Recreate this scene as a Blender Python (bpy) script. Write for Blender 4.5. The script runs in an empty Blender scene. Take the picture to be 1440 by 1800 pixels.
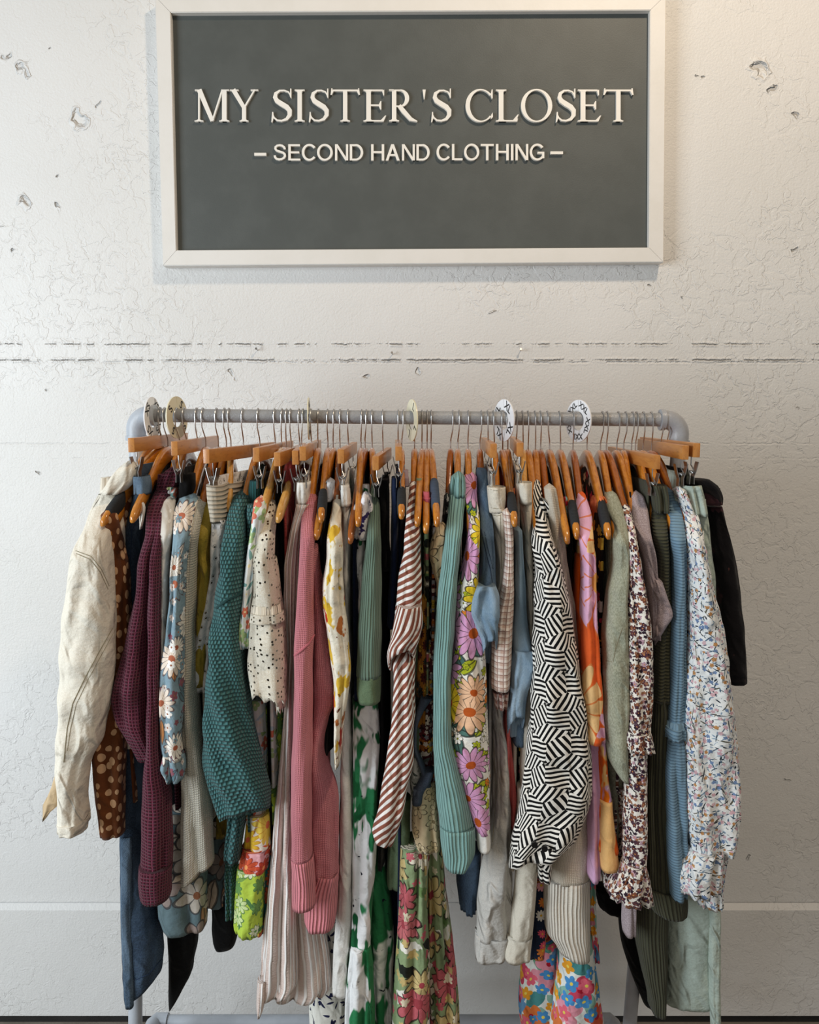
import bpy, bmesh, math, random
import numpy as np
from mathutils import Vector, Matrix
PI = math.pi
C = bpy.context.scene.collection
sc = bpy.context.scene

# ---------------------------------------------------------------- camera, world, lights, exposure
CAM_D, CAM_H, PITCH, FPX = 2.0, 1.6, math.radians(7.0), 1444.0
cam = bpy.data.cameras.new('camera')
cam.sensor_fit = 'HORIZONTAL'; cam.sensor_width = 36.0; cam.lens = 36.0 * FPX / 1440.0
cam.clip_start = 0.05
camo = bpy.data.objects.new('camera', cam); C.objects.link(camo)
camo.location = (0, -CAM_D, CAM_H); camo.rotation_euler = (PI / 2 - PITCH, 0, 0)
sc.camera = camo
sc.view_settings.view_transform = 'Standard'
try: sc.view_settings.look = 'None'
except Exception: pass
sc.view_settings.gamma = 1.0
sc.view_settings.use_curve_mapping = False
sc.view_settings.exposure = 0.0

world = bpy.data.worlds.new('room_light'); sc.world = world; world.use_nodes = True
bg = world.node_tree.nodes['Background']
bg.inputs[0].default_value = (1.0, 0.94, 0.86, 1); bg.inputs[1].default_value = 0.29

def area(name, loc, target, sx, sy, power, col):
    l = bpy.data.lights.new(name, 'AREA'); l.shape = 'RECTANGLE'; l.size = sx; l.size_y = sy
    l.energy = power; l.color = col
    o = bpy.data.objects.new(name, l); C.objects.link(o); o.location = loc
    d = Vector(target) - Vector(loc)
    o.rotation_euler = d.to_track_quat('-Z', 'Y').to_euler()
    return o
# daylight from the shop windows at the left, and a warm ceiling lamp up to the right
area('window_daylight', (-2.35, -2.0, 1.55), (-0.1, 0, 1.1), 1.3, 1.8, 72, (0.84, 0.93, 1.0))
area('ceiling_lamp', (0.75, -1.35, 3.35), (0.45, 0, 1.9), 0.16, 0.16, 20, (1.0, 0.80, 0.58))

# ---------------------------------------------------------------- geometry helpers
CP, SP = math.cos(PITCH), math.sin(PITCH)
def P(px, py, Y):
    """the point at depth Y that the photograph shows at (px, py)"""
    a = (px - 720.0) / FPX; b = (900.0 - py) / FPX
    dy = CP + b * SP; dz = -SP + b * CP
    t = (Y + CAM_D) / dy
    return Vector((a * t, Y, CAM_H + dz * t))

YR = -0.38                                    # the rail's distance from the wall
RL, RR = P(248, 730, YR), P(1195, 738, YR)
def rod_z(x): return RL.z + (RR.z - RL.z) * (x - RL.x) / (RR.x - RL.x)
RAD = 0.0132

def mk(name, verts, faces, mat=None, parent=None, uv=None, smooth=True):
    me = bpy.data.meshes.new(name)
    V = np.asarray(verts, dtype=float)
    if parent is not None: V = V - np.array(base_of(parent))
    me.from_pydata(V.tolist(), [], faces)
    if smooth: me.polygons.foreach_set('use_smooth', [True] * len(me.polygons))
    if uv is not None:
        l = me.uv_layers.new(name='UVMap')
        idx = np.zeros(len(me.loops), dtype=np.int32); me.loops.foreach_get('vertex_index', idx)
        l.data.foreach_set('uv', np.asarray(uv, dtype=np.float32)[idx].ravel())
    if mat is not None: me.materials.append(mat)
    me.update()
    o = bpy.data.objects.new(name, me); C.objects.link(o)
    if parent is not None: o.parent = parent
    return o

def base_of(o):
    v = Vector((0, 0, 0))
    while o is not None:
        v = v + o.location; o = o.parent
    return v

def tag(o, label=None, cat=None, group=None, kind=None):
    if label: o['label'] = label
    if cat: o['category'] = cat
    if group: o['group'] = group
    if kind: o['kind'] = kind
    return o

def empty(name, loc, label, cat, group=None):
    o = bpy.data.objects.new(name, None); C.objects.link(o); o.location = loc
    o.empty_display_size = 0.02
    return tag(o, label, cat, group)

class MB:
    def __init__(s): s.v = []; s.f = []
    def add(s, V, F):
        n = len(s.v); s.v += [tuple(p) for p in V]; s.f += [tuple(i + n for i in f) for f in F]
    def box(s, c, h, M=None, bev=0.0):
        cx, cy, cz = c; hx, hy, hz = h
        if bev <= 0:
            V = [(cx + a * hx, cy + b * hy, cz + d * hz) for a in (-1, 1) for b in (-1, 1) for d in (-1, 1)]
            F = [(0, 1, 3, 2), (4, 6, 7, 5), (0, 4, 5, 1), (2, 3, 7, 6), (0, 2, 6, 4), (1, 5, 7, 3)]
        else:
            bm = bmesh.new(); bmesh.ops.create_cube(bm, size=2.0)
            for q in bm.verts: q.co = Vector((q.co.x * hx, q.co.y * hy, q.co.z * hz)) + Vector(c)
            bmesh.ops.bevel(bm, geom=list(bm.edges), offset=bev, segments=2, affect='EDGES', profile=0.6)
            V = [tuple(q.co) for q in bm.verts]; F = [tuple(q.index for q in f.verts) for f in bm.faces]
            bm.free()
        if M is not None: V = [tuple(M @ Vector(p)) for p in V]
        s.add(V, F)
    def tube(s, pts, r, n=10, caps=True, M=None):
        pts = [Vector(p) for p in pts]
        rs = r if hasattr(r, '__len__') else [r] * len(pts)
        V = []; F = []; prev = None
        for i, p in enumerate(pts):
            t = (pts[min(i + 1, len(pts) - 1)] - pts[max(i - 1, 0)]).normalized()
            if prev is None:
                a = Vector((0, 0, 1)) if abs(t.z) < 0.9 else Vector((1, 0, 0))
                nrm = t.cross(a).normalized()
            else:
                nrm = (prev - t * prev.dot(t)).normalized()
            prev = nrm; bn = t.cross(nrm)
            for k in range(n):
                a = 2 * PI * k / n
                V.append(p + (nrm * math.cos(a) + bn * math.sin(a)) * rs[i])
        m = len(pts)
        for i in range(m - 1):
            for k in range(n):
                k2 = (k + 1) % n
                F.append((i * n + k, i * n + k2, (i + 1) * n + k2, (i + 1) * n + k))
        if caps:
            F.append(tuple(range(n))[::-1]); F.append(tuple((m - 1) * n + k for k in range(n)))
        if M is not None: V = [M @ p for p in V]
        s.add(V, F)
    def build(s, name, mat, parent=None, smooth=True, edge=None):
        o = mk(name, s.v, s.f, mat, parent, None, smooth)
        if smooth:
            try: o.data.set_sharp_from_angle(angle=math.radians(40))
            except Exception: pass
        return o

# ---------------------------------------------------------------- material helpers
def lin(h):
    if isinstance(h, str):
        h = h.lstrip('#'); c = [int(h[i:i + 2], 16) / 255 for i in (0, 2, 4)]
    else: c = [q / 255 for q in h]
    return tuple(((q / 12.92) if q <= 0.04045 else ((q + 0.055) / 1.055) ** 2.4) for q in c) + (1.0,)

class S:                                        # a value in a node graph, with arithmetic
    def __init__(s, g, k): s.g = g; s.k = k
    def _b(s, op, o, r=False):
        return s.g.m(op, o, s) if r else s.g.m(op, s, o)
    def __add__(s, o): return s._b('ADD', o)
    __radd__ = __add__
    def __sub__(s, o): return s._b('SUBTRACT', o)
    def __rsub__(s, o): return s._b('SUBTRACT', o, True)
    def __mul__(s, o): return s._b('MULTIPLY', o)
    __rmul__ = __mul__
    def __truediv__(s, o): return s._b('DIVIDE', o)
    def __lt__(s, o): return s._b('LESS_THAN', o)
    def __gt__(s, o): return s._b('GREATER_THAN', o)

class Gr:
    def __init__(g, name):
        g.mat = bpy.data.materials.new(name); g.mat.use_nodes = True
        g.nt = g.mat.node_tree; g.bsdf = g.nt.nodes['Principled BSDF']; g.out = g.nt.nodes['Material Output']
    def put(g, sock, val):
        if isinstance(val, S): g.nt.links.new(val.k, sock)
        else:
            try: sock.default_value = val
            except Exception: sock.default_value = (val, val, val)
    def m(g, op, a, b=None, c=None):
        n = g.nt.nodes.new('ShaderNodeMath'); n.operation = op
        g.put(n.inputs[0], a)
        if b is not None: g.put(n.inputs[1], b)
        if c is not None: g.put(n.inputs[2], c)
        return S(g, n.outputs[0])
    def sin(g, a): return g.m('SINE', a)
    def abs(g, a): return g.m('ABSOLUTE', a)
    def frac(g, a): return g.m('FRACT', a)
    def floor(g, a): return g.m('FLOOR', a)
    def mx(g, a, b): return g.m('MAXIMUM', a, b)
    def mn(g, a, b): return g.m('MINIMUM', a, b)
    def smooth(g, a, lo, hi):
        n = g.nt.nodes.new('ShaderNodeMapRange'); n.interpolation_type = 'SMOOTHSTEP'
        g.put(n.inputs[0], a); n.inputs[1].default_value = lo; n.inputs[2].default_value = hi
        return S(g, n.outputs[0])
    def uv(g):
        n = g.nt.nodes.new('ShaderNodeUVMap'); x = g.nt.nodes.new('ShaderNodeSeparateXYZ')
        g.nt.links.new(n.outputs[0], x.inputs[0])
        return S(g, x.outputs[0]), S(g, x.outputs[1])
    def obj(g):
        n = g.nt.nodes.new('ShaderNodeTexCoord'); x = g.nt.nodes.new('ShaderNodeSeparateXYZ')
        g.nt.links.new(n.outputs['Object'], x.inputs[0])
        return S(g, x.outputs[0]), S(g, x.outputs[1]), S(g, x.outputs[2])
    def vec(g, a, b, c=0.0):
        n = g.nt.nodes.new('ShaderNodeCombineXYZ')
        g.put(n.inputs[0], a); g.put(n.inputs[1], b); g.put(n.inputs[2], c)
        return S(g, n.outputs[0])
    def noise(g, a, b, c=0.0, scale=1.0, detail=2.0, rough=0.5, dist=0.0, col=False):
        n = g.nt.nodes.new('ShaderNodeTexNoise'); n.noise_dimensions = '3D'
        g.nt.links.new(g.vec(a, b, c).k, n.inputs['Vector'])
        n.inputs['Scale'].default_value = scale; n.inputs['Detail'].default_value = detail
        n.inputs['Roughness'].default_value = rough; n.inputs['Distortion'].default_value = dist
        return S(g, n.outputs[1 if col else 0])
    def sep(g, c):
        x = g.nt.nodes.new('ShaderNodeSeparateXYZ'); g.nt.links.new(c.k, x.inputs[0])
        return [S(g, o) for o in x.outputs]
    def vor(g, a, b, rnd=0.9, feature='F1', c=0.0, dim='2D'):
        n = g.nt.nodes.new('ShaderNodeTexVoronoi'); n.voronoi_dimensions = dim; n.feature = feature
        g.nt.links.new(g.vec(a, b, c).k, n.inputs['Vector']); n.inputs['Scale'].default_value = 1.0
        n.inputs['Randomness'].default_value = rnd
        return n
    def mix(g, f, a, b):
        n = g.nt.nodes.new('ShaderNodeMix'); n.data_type = 'RGBA'
        g.put(n.inputs[0], f)
        for i, q in ((6, a), (7, b)):
            if isinstance(q, S): g.nt.links.new(q.k, n.inputs[i])
            else: n.inputs[i].default_value = q if isinstance(q, tuple) else lin(q)
        return S(g, n.outputs[2])
    def pick(g, r, cols):
        """constant colour steps over 0..1"""
        n = g.nt.nodes.new('ShaderNodeValToRGB'); cr = n.color_ramp; cr.interpolation = 'CONSTANT'
        g.put(n.inputs[0], r)
        while len(cr.elements) < len(cols): cr.elements.new(0.5)
        for i, c in enumerate(cols):
            cr.elements[i].position = i / len(cols)
        for i, c in enumerate(cols): cr.elements[i].color = lin(c)
        return S(g, n.outputs[0])
    def warp(g, u, v, scale, amp):
        n = g.sep(g.noise(u, v, 3.1, scale, 1.0, 0.5, 0, True))
        return u + (n[0] - 0.5) * amp, v + (n[1] - 0.5) * amp
    def flowers(g, u, v, sc_, R, k, off=(0, 0), rnd=0.8, inner=0.2, w=0.03, lobe=0.4):
        pu = u * sc_ + off[0]; pv = v * sc_ + off[1]
        n = g.vor(pu, pv, rnd); q = g.sep(S(g, n.outputs['Position'])); c = g.sep(S(g, n.outputs['Color']))
        dx = pu - q[0]; dy = pv - q[1]
        r = g.m('SQRT', dx * dx + dy * dy)
        a = g.m('ARCTAN2', dy, dx) * (k / 2.0) + c[0] * 6.28
        s_ = g.abs(g.sin(a)); RR_ = (c[1] * 0.5 + 0.75) * R
        pr = RR_ * (s_ * lobe + (1 - lobe))
        mask = r < pr
        cen = r < RR_ * inner
        edge = g.abs(r - pr) < w
        vein = (s_ < 0.2) * mask * (1.0 - cen)
        return dict(mask=mask, cen=cen, line=g.mx(edge, vein), rnd=c[2], r=r, d=S(g, n.outputs['Distance']), rr=RR_, s=s_)
    def leaves(g, u, v, sc_, a_, b_, off=(0, 0), rnd=1.0):
        pu = u * sc_ + off[0]; pv = v * sc_ + off[1]
        n = g.vor(pu, pv, rnd); q = g.sep(S(g, n.outputs['Position'])); c = g.sep(S(g, n.outputs['Color']))
        dx = pu - q[0]; dy = pv - q[1]; th = c[0] * 6.28
        co = g.m('COSINE', th); si = g.sin(th)
        x = (dx * co + dy * si) / a_; y = (dy * co - dx * si) / b_
        e = x * x + g.abs(y)
        return dict(mask=e < 1.0, vein=(g.abs(y) < 0.12) * (e < 1.0), line=(e < 1.15) * (e > 0.85), rnd=c[2])
    def done(g, col, rough=0.85, height=None, dist=0.001, sheen=0.0, metal=0.0, alpha=None, strength=1.0, spec=0.18):
        b = g.bsdf
        if isinstance(col, S): g.nt.links.new(col.k, b.inputs['Base Color'])
        else: b.inputs['Base Color'].default_value = lin(col)
        if isinstance(rough, S): g.nt.links.new(rough.k, b.inputs['Roughness'])
        else: b.inputs['Roughness'].default_value = rough
        b.inputs['Metallic'].default_value = metal
        b.inputs['Specular IOR Level'].default_value = spec
        b.inputs['Sheen Weight'].default_value = sheen * 0.3
        if height is not None:
            n = g.nt.nodes.new('ShaderNodeBump'); n.inputs['Strength'].default_value = strength
            n.inputs['Distance'].default_value = dist
            g.nt.links.new(height.k, n.inputs['Height']); g.nt.links.new(n.outputs[0], b.inputs['Normal'])
        if alpha is not None: g.nt.links.new(alpha.k, b.inputs['Alpha'])
        return g.mat
# ---------------------------------------------------------------- cloth materials (UV in metres)
def cloth_h(g, u, v, s=1.0):
    """crumple plus weave"""
    rg = g.abs(g.noise(u * 16 + v * 5, v * 9, 4.0, 1.0, 2.0, 0.5, 0.4) * 2.0 - 1.0)
    cr = g.smooth(rg, 0.0, 0.22) * (1.5 * s)
    return g.noise(u, v, 0.0, 28, 3.0, 0.6) * (2.4 * s) + cr + g.noise(u, v, 1.0, 700, 1.0) * 0.22

def m_plain(name, col, col2=None, s=1.0, rough=0.88, sheen=0.15):
    g = Gr(name); u, v = g.uv()
    f = g.noise(u, v, 0.0, 420, 2.0, 0.7)
    c = g.mix(g.smooth(f, 0.3, 0.7), col, col2 or col)
    return g.done(c, rough, cloth_h(g, u, v, s), 0.0022, sheen)

def m_heather(name, cols, scale=380, s=1.0):
    g = Gr(name); u, v = g.uv()
    f = g.noise(u * 1.6, v * 0.7, 0.0, scale, 3.0, 0.8)
    c = g.mix(g.smooth(f, 0.38, 0.62), cols[0], cols[1])
    return g.done(c, 0.95, cloth_h(g, u, v, s), 0.002, 0.3)

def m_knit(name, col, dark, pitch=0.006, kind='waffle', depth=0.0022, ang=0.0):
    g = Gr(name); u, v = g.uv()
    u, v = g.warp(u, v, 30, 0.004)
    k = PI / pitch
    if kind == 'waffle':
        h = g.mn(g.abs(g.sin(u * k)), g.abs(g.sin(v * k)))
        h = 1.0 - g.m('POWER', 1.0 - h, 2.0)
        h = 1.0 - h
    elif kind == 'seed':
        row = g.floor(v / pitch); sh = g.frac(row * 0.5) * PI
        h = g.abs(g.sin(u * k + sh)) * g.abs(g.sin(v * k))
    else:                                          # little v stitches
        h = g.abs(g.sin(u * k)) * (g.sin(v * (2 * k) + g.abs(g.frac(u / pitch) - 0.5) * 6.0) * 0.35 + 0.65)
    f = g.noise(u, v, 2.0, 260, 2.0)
    c = g.mix(g.smooth(h, 0.05, 0.5), dark, col)  # occlusion between the stitches is mixed into the colour
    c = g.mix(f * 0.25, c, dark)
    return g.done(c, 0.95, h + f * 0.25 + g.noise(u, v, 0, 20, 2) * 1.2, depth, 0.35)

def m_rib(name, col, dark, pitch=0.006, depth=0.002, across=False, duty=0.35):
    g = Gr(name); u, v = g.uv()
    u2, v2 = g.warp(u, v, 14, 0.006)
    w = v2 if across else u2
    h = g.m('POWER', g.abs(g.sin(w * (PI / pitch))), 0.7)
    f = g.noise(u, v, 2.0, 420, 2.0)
    c = g.mix(g.smooth(h, 0.1, 0.1 + duty), dark, col)  # shade in the furrows between ribs is part of the colour
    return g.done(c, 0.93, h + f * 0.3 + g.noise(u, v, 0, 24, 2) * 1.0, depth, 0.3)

def m_denim(name, a, b, s=1.0):
    g = Gr(name); u, v = g.uv()
    f = g.noise(u * 2.5, v * 0.8, 0.0, 260, 3.0, 0.8)
    fade = g.noise(u, v * 0.4, 0.0, 22, 2.0)
    t = g.smooth(f, 0.35, 0.65) * 0.45 + g.smooth(fade, 0.35, 0.65) * 0.55
    tw = g.sin((u * 0.7 + v) * 2600.0) * 0.15
    return g.done(g.mix(t, a, b), 0.9, cloth_h(g, u, v, s) + tw, 0.002, 0.1)

def m_stripes(name, a, b, pitch, ang=0.0, duty=0.5, s=1.0, wob=0.004):
    g = Gr(name); u, v = g.uv(); u2, v2 = g.warp(u, v, 12, wob)
    w = u2 * math.cos(ang) + v2 * math.sin(ang)
    t = g.smooth(g.frac(w / pitch), duty - 0.06, duty + 0.06)
    e = g.smooth(g.frac(w / pitch), 0.0, 0.08)
    c = g.mix(g.mn(1.0 - t, e), a, b)
    return g.done(c, 0.85, cloth_h(g, u, v, s), 0.0022, 0.15)

def m_crinkle(name, a, b, pitch=0.011):
    g = Gr(name); u, v = g.uv(); u2, v2 = g.warp(u, v, 20, 0.006)
    st = g.abs(g.sin(u2 * (PI / pitch)))
    puck = g.noise(u * 0.7, v * 3.0, 0, 130, 2.0, 0.6)
    c = g.mix(g.smooth(st, 0.45, 0.65), a, b)
    h = st * 1.0 + puck * g.smooth(st, 0.3, 0.8) * 2.0 + g.noise(u, v * 0.3, 0, 30, 2)
    return g.done(c, 0.9, h, 0.0014, 0.2)

def m_gingham(name, a, b, line, pitch=0.010):
    g = Gr(name); u, v = g.uv(); u2, v2 = g.warp(u, v, 10, 0.003)
    x = g.frac(u2 / pitch) < 0.5; y = g.frac(v2 / pitch) < 0.5
    c = g.mix((x + y) * 0.5, a, b)
    l = g.mx(g.abs(g.frac(u2 / pitch) - 0.5) < 0.07, g.abs(g.frac(v2 / pitch) - 0.5) < 0.07)
    c = g.mix(l * 0.8, c, line)
    return g.done(c, 0.85, cloth_h(g, u, v, 0.8), 0.002, 0.15)

def m_spots(name, base, base2, spot, sc_=58, R=0.22, el=1.35):
    g = Gr(name); u, v = g.uv(); u2, v2 = g.warp(u, v, 40, 0.006)
    n = g.vor(u2 * sc_, v2 * (sc_ / el), 0.62)
    d = S(g, n.outputs['Distance']); r = g.sep(S(g, n.outputs['Color']))[0]
    t = d < (r * 0.14 + R)
    c = g.mix(g.noise(u, v, 0, 60, 2), base, base2)
    return g.done(g.mix(t, c, spot), 0.9, cloth_h(g, u, v, 0.8), 0.002, 0.3)

def m_geo(name, a='#f2ede4', b='#0a0a0b', size=0.066, pitch=0.0086):
    """parallel lines that turn 60 degrees at the faces of tumbling blocks"""
    g = Gr(name); u, v = g.uv(); u2, v2 = g.warp(u, v, 8, 0.008)
    r3 = math.sqrt(3); x = u2 / size; y = v2 / size
    def cell(ox, oy):
        cx = g.m('ROUND', x - ox) + ox; cy = g.m('ROUND', (y - oy) / r3) * r3 + oy
        dx = x - cx; dy = y - cy
        return dx, dy, dx * dx + dy * dy
    ax, ay, ad = cell(0.0, 0.0); bx, by, bd = cell(0.5, r3 / 2)
    s = ad < bd
    dx = ax * s + bx * (1.0 - s); dy = ay * s + by * (1.0 - s)
    an = (g.m('ARCTAN2', dy, dx) + (PI + PI / 6)) / (2 * PI / 3)
    k = g.floor(an - g.floor(an / 3.0) * 3.0)
    th = k * (2 * PI / 3) + PI / 2
    w = dx * g.m('COSINE', th) + dy * g.sin(th)
    t = g.frac(w * (size / pitch) + 0.25) < 0.5
    return g.done(g.mix(t, a, b), 0.8, cloth_h(g, u, v, 0.8), 0.002, 0.1)

def m_floral(name, base, layers, leaf=None, s=1.0, rough=0.85, warp_=(25, 0.008), base2=None, sheen=0.15):
    """layers: (scale, R, petals, [colours], centre colour, line colour or None, offset); leaf: (scale, a, b, [colours], line, offset)"""
    g = Gr(name); u0, v0 = g.uv(); u, v = g.warp(u0, v0, *warp_)
    c = g.mix(g.noise(u0, v0, 0, 60, 2), base, base2 or base)
    for lf in (leaf or []):
        L = g.leaves(u, v, lf[0], lf[1], lf[2], lf[5])
        c = g.mix(L['mask'], c, g.pick(L['rnd'], lf[3]))
        if lf[4]: c = g.mix(g.mx(L['vein'], L['line']) * 0.8, c, lf[4])
    for ly in layers:
        F = g.flowers(u, v, ly[0], ly[1], ly[2], ly[6])
        c = g.mix(F['mask'], c, g.pick(F['rnd'], ly[3]))
        if ly[5]: c = g.mix(F['line'] * 0.85, c, ly[5])
        if ly[4]: c = g.mix(F['cen'], c, ly[4])
    return g.done(c, rough, cloth_h(g, u0, v0, s), 0.0022, sheen)

def m_strokes(name, base, layers, s=1.0, warp_=(14, 0.02)):
    """brushed blotches: (su, sv, threshold, colour, seed)"""
    g = Gr(name); u, v = g.uv(); uu, vv = g.warp(u, v, *warp_)
    c = g.mix(0.0, base, base)
    for su, sv, th, col, seed in layers:
        f = g.noise(uu * su, vv * sv, seed, 1.0, 3.0, 0.6)
        c = g.mix(g.smooth(f, th, th + 0.03), c, col)
    return g.done(c, 0.85, cloth_h(g, u, v, s), 0.0025, 0.15)

def m_crochet(name, a, dark, sc_=85):
    g = Gr(name); u, v = g.uv(); u2, v2 = g.warp(u, v, 40, 0.006)
    n = g.vor(u2 * sc_, v2 * sc_, 0.8); d = S(g, n.outputs['Distance'])
    rs = g.sep(S(g, n.outputs['Color']))[0]
    hole = (d < 0.24) * (rs > 0.62)
    ring = g.abs(g.sin(d * 22.0)); f = g.noise(u, v, 0, 420, 2, 0.8)
    c = g.mix(g.smooth(f, 0.35, 0.65), a, dark)
    return g.done(c, 0.95, ring * 0.6 + f * 1.0 + g.noise(u, v, 0, 40, 2), 0.0012, 0.3, alpha=1.0 - hole)

def m_eyelet(name, a):
    g = Gr(name); u, v = g.uv()
    n = g.vor(u * 60, v * 60, 0.6); d = S(g, n.outputs['Distance'])
    rs = g.sep(S(g, n.outputs['Color']))[0]
    ring = g.smooth(g.abs(d - 0.17), 0.08, 0.02)
    hole = (d < 0.09) * (rs > 0.5)
    return g.done(a, 0.9, ring * 0.8 + cloth_h(g, u, v, 1.4), 0.0022, 0.2, alpha=1.0 - hole)

def m_metal(name, col, rough=0.3, metal=1.0):
    g = Gr(name); x, y, z = g.obj()
    f = g.noise(x, y, z, 90, 3.0)
    return g.done(g.mix(f * 0.3, col, (0.25, 0.25, 0.26, 1)), f * 0.2 + rough, None, sheen=0, metal=metal, spec=0.5)

def m_paint(name, col, col2, rough=0.4, bump=0.0006, scale=160):
    g = Gr(name); x, y, z = g.obj()
    f = g.noise(x, y, z, scale, 3.0, 0.6); f2 = g.noise(x, y, z, 14, 3.0, 0.6)
    return g.done(g.mix(g.smooth(f2, 0.35, 0.7), col, col2), rough, f, bump, 0, spec=0.45)

def m_wood(name, a, b, dark, rough=0.22, coat=0.6):
    g = Gr(name); x, y, z = g.obj()
    w = g.noise(x * 10.0, y * 0.9, z * 6.0, 10, 4.0, 0.6, 0.6)
    f = g.noise(x * 60.0, y * 3.0, z * 30.0, 8, 2.0)
    c = g.mix(g.smooth(w, 0.35, 0.65), a, b); c = g.mix(g.smooth(f, 0.55, 0.75) * 0.5, c, dark)
    m = g.done(c, rough, f, 0.0001, 0, spec=0.5)
    g.bsdf.inputs['Coat Weight'].default_value = coat; g.bsdf.inputs['Coat Roughness'].default_value = 0.12
    return m

M = {}
M['cream_denim'] = m_plain('cream_denim', '#e9e2d4', '#ddd5c4', 1.2)
M['tan_lining'] = m_plain('tan_lining', '#c9b08c')
M['brown_spots'] = m_spots('brown_spotted_cloth', '#6e3e1e', '#5d3218', '#c9a27c')
M['jeans_dark'] = m_denim('dark_blue_denim', '#202c3c', '#4a5e74')
M['jeans_mid'] = m_denim('mid_blue_denim', '#3c5064', '#71869a')
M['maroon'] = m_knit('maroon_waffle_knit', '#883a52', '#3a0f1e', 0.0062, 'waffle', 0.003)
M['black'] = m_plain('black_cloth', '#050506', '#09090b', 0.8)
M['navy'] = m_plain('navy_cloth', '#131d38', '#18243f', 0.8)
M['white_dots'] = m_floral('white_dotted_cloth', '#d9d5cc', [(42, 0.13, 6, ['#f7f5f0'], '#c9c5bb', None, (0, 0))], s=0.9)
M['blue_floral'] = m_floral('dusty_blue_floral_cloth', '#8299a4', [
    (15, 0.42, 14, ['#e6dccf', '#ece4d8', '#e9d9c8', '#8299a4'], '#b0654a', '#5c4a4c', (3, 1)),
    (34, 0.26, 5, ['#f2eee8', '#dcd2ca', '#8299a4', '#8a5560'], '#a06a50', None, (7, 4))],
    [(22, 0.5, 0.16, ['#8a5560', '#e6ddd2', '#5f7a84', '#c98a55'], '#4a4448', (1, 9))])
M['blue_floral_dark'] = m_floral('slate_floral_cloth', '#5c6f74', [
    (13, 0.45, 6, ['#b5aca0', '#8e7f78', '#c4b8a8'], '#8a5a40', '#3a3a3c', (3, 5))],
    [(13, 0.52, 0.18, ['#c9b8a4', '#b48a66', '#d2c6b6'], '#3a3434', (2, 9))])
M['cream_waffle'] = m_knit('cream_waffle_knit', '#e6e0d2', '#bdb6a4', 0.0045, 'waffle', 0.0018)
M['olive'] = m_plain('olive_yellow_cloth', '#a08a34', '#8f7a2a', 1.4, 0.6)
M['eyelet'] = m_eyelet('white_eyelet_cloth', '#dcdad8')
M['oatmeal'] = m_rib('oatmeal_gathered_linen', '#c3b9a8', '#958b7a', 0.008, 0.0025, across=True)
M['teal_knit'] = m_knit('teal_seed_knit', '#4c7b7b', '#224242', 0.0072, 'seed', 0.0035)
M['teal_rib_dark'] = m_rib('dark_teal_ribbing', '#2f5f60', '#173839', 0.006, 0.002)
M['garden_print'] = m_floral('pale_garden_print_cloth', '#e6e8e6', [
    (34, 0.42, 5, ['#dc7a62', '#e8e8e6', '#a9c48c', '#e6e2dc'], '#eee0b4', None, (1, 2))],
    [(36, 0.5, 0.14, ['#9fbf80', '#7fa8a4', '#bcd2dc'], None, (4, 1))])
M['crochet'] = m_crochet('cream_crochet_lace', '#fff8e8', '#f0e4cc', 125)
M['rust_gauze'] = m_plain('rust_red_gauze', '#a84844', '#8c3434', 1.8)
M['beige_stripe'] = m_crinkle('beige_striped_crinkle_cotton', '#f4f0ec', '#dcc8be')
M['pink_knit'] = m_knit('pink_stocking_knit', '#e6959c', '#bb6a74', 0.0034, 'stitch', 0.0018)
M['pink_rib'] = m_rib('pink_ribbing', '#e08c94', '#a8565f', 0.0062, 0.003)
M['bw_scarf'] = m_strokes('white_cloth_with_black_dashes', '#eceaea', [(120, 60, 0.60, '#141416', 1)])
M['yellow_red'] = m_strokes('cream_knit_with_red_and_yellow_flowers', '#ebe4d2', [
    (26, 16, 0.56, '#d9b23a', 3), (30, 18, 0.60, '#b8703a', 9), (26, 14, 0.62, '#b02a1c', 6), (70, 50, 0.66, '#6a3a24', 2)])
M['white_denim'] = m_plain('white_denim', '#e6e4df', '#d8d6d0', 1.0)
M['offwhite'] = m_plain('off_white_cotton', '#dcd5c6', '#cfc7b6', 1.0)
M['leaf_print'] = m_strokes('white_cloth_with_green_brush_leaves', '#e9eaea', [
    (13, 5, 0.50, '#2a7a4c', 2), (18, 7, 0.57, '#145c34', 7), (30, 40, 0.66, '#15182c', 5)])
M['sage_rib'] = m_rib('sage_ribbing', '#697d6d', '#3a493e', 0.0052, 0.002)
M['sage_plain'] = m_plain('sage_cloth', '#66785c', '#5a6c52')
M['purple_trim'] = m_strokes('white_ruffle_with_purple_edge', '#e8e6ea', [(40, 30, 0.56, '#33285c', 4)])
M['brown_stripe'] = m_stripes('brown_and_white_striped_cotton', '#8a5140', '#f1ece6', 0.0125, -1.12, 0.48, 1.0, 0.002)
M['brown_stripe_low'] = m_stripes('brown_and_white_striped_cotton_panel', '#8a5140', '#f1ece6', 0.0125, -0.72, 0.48, 1.0, 0.002)
M['brown_stripe_v'] = m_stripes('brown_and_white_striped_cotton_cuff', '#8a5140', '#f1ece6', 0.0125, -0.25, 0.48, 1.0, 0.002)
M['patch_dark'] = m_floral('rust_and_maroon_patchwork_print', '#4c1c22', [
    (30, 0.42, 8, ['#b5672c', '#7a2a2e', '#c8a23c', '#e3d6c4'], '#1a1210', '#140c0c', (1, 1)),
    (70, 0.3, 5, ['#d8c8b8', '#8a8a90'], None, None, (5, 2))],
    [(34, 0.5, 0.14, ['#d8c8b8', '#58605a', '#b5672c'], None, (2, 6))])
M['patch_light'] = m_floral('beige_flower_patch_print', '#d9c29c', [
    (30, 0.5, 7, ['#e3cfa8', '#d2b98e', '#e8dcc0'], '#8a7a5a', '#4a3c30', (2, 3))], None)
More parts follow.
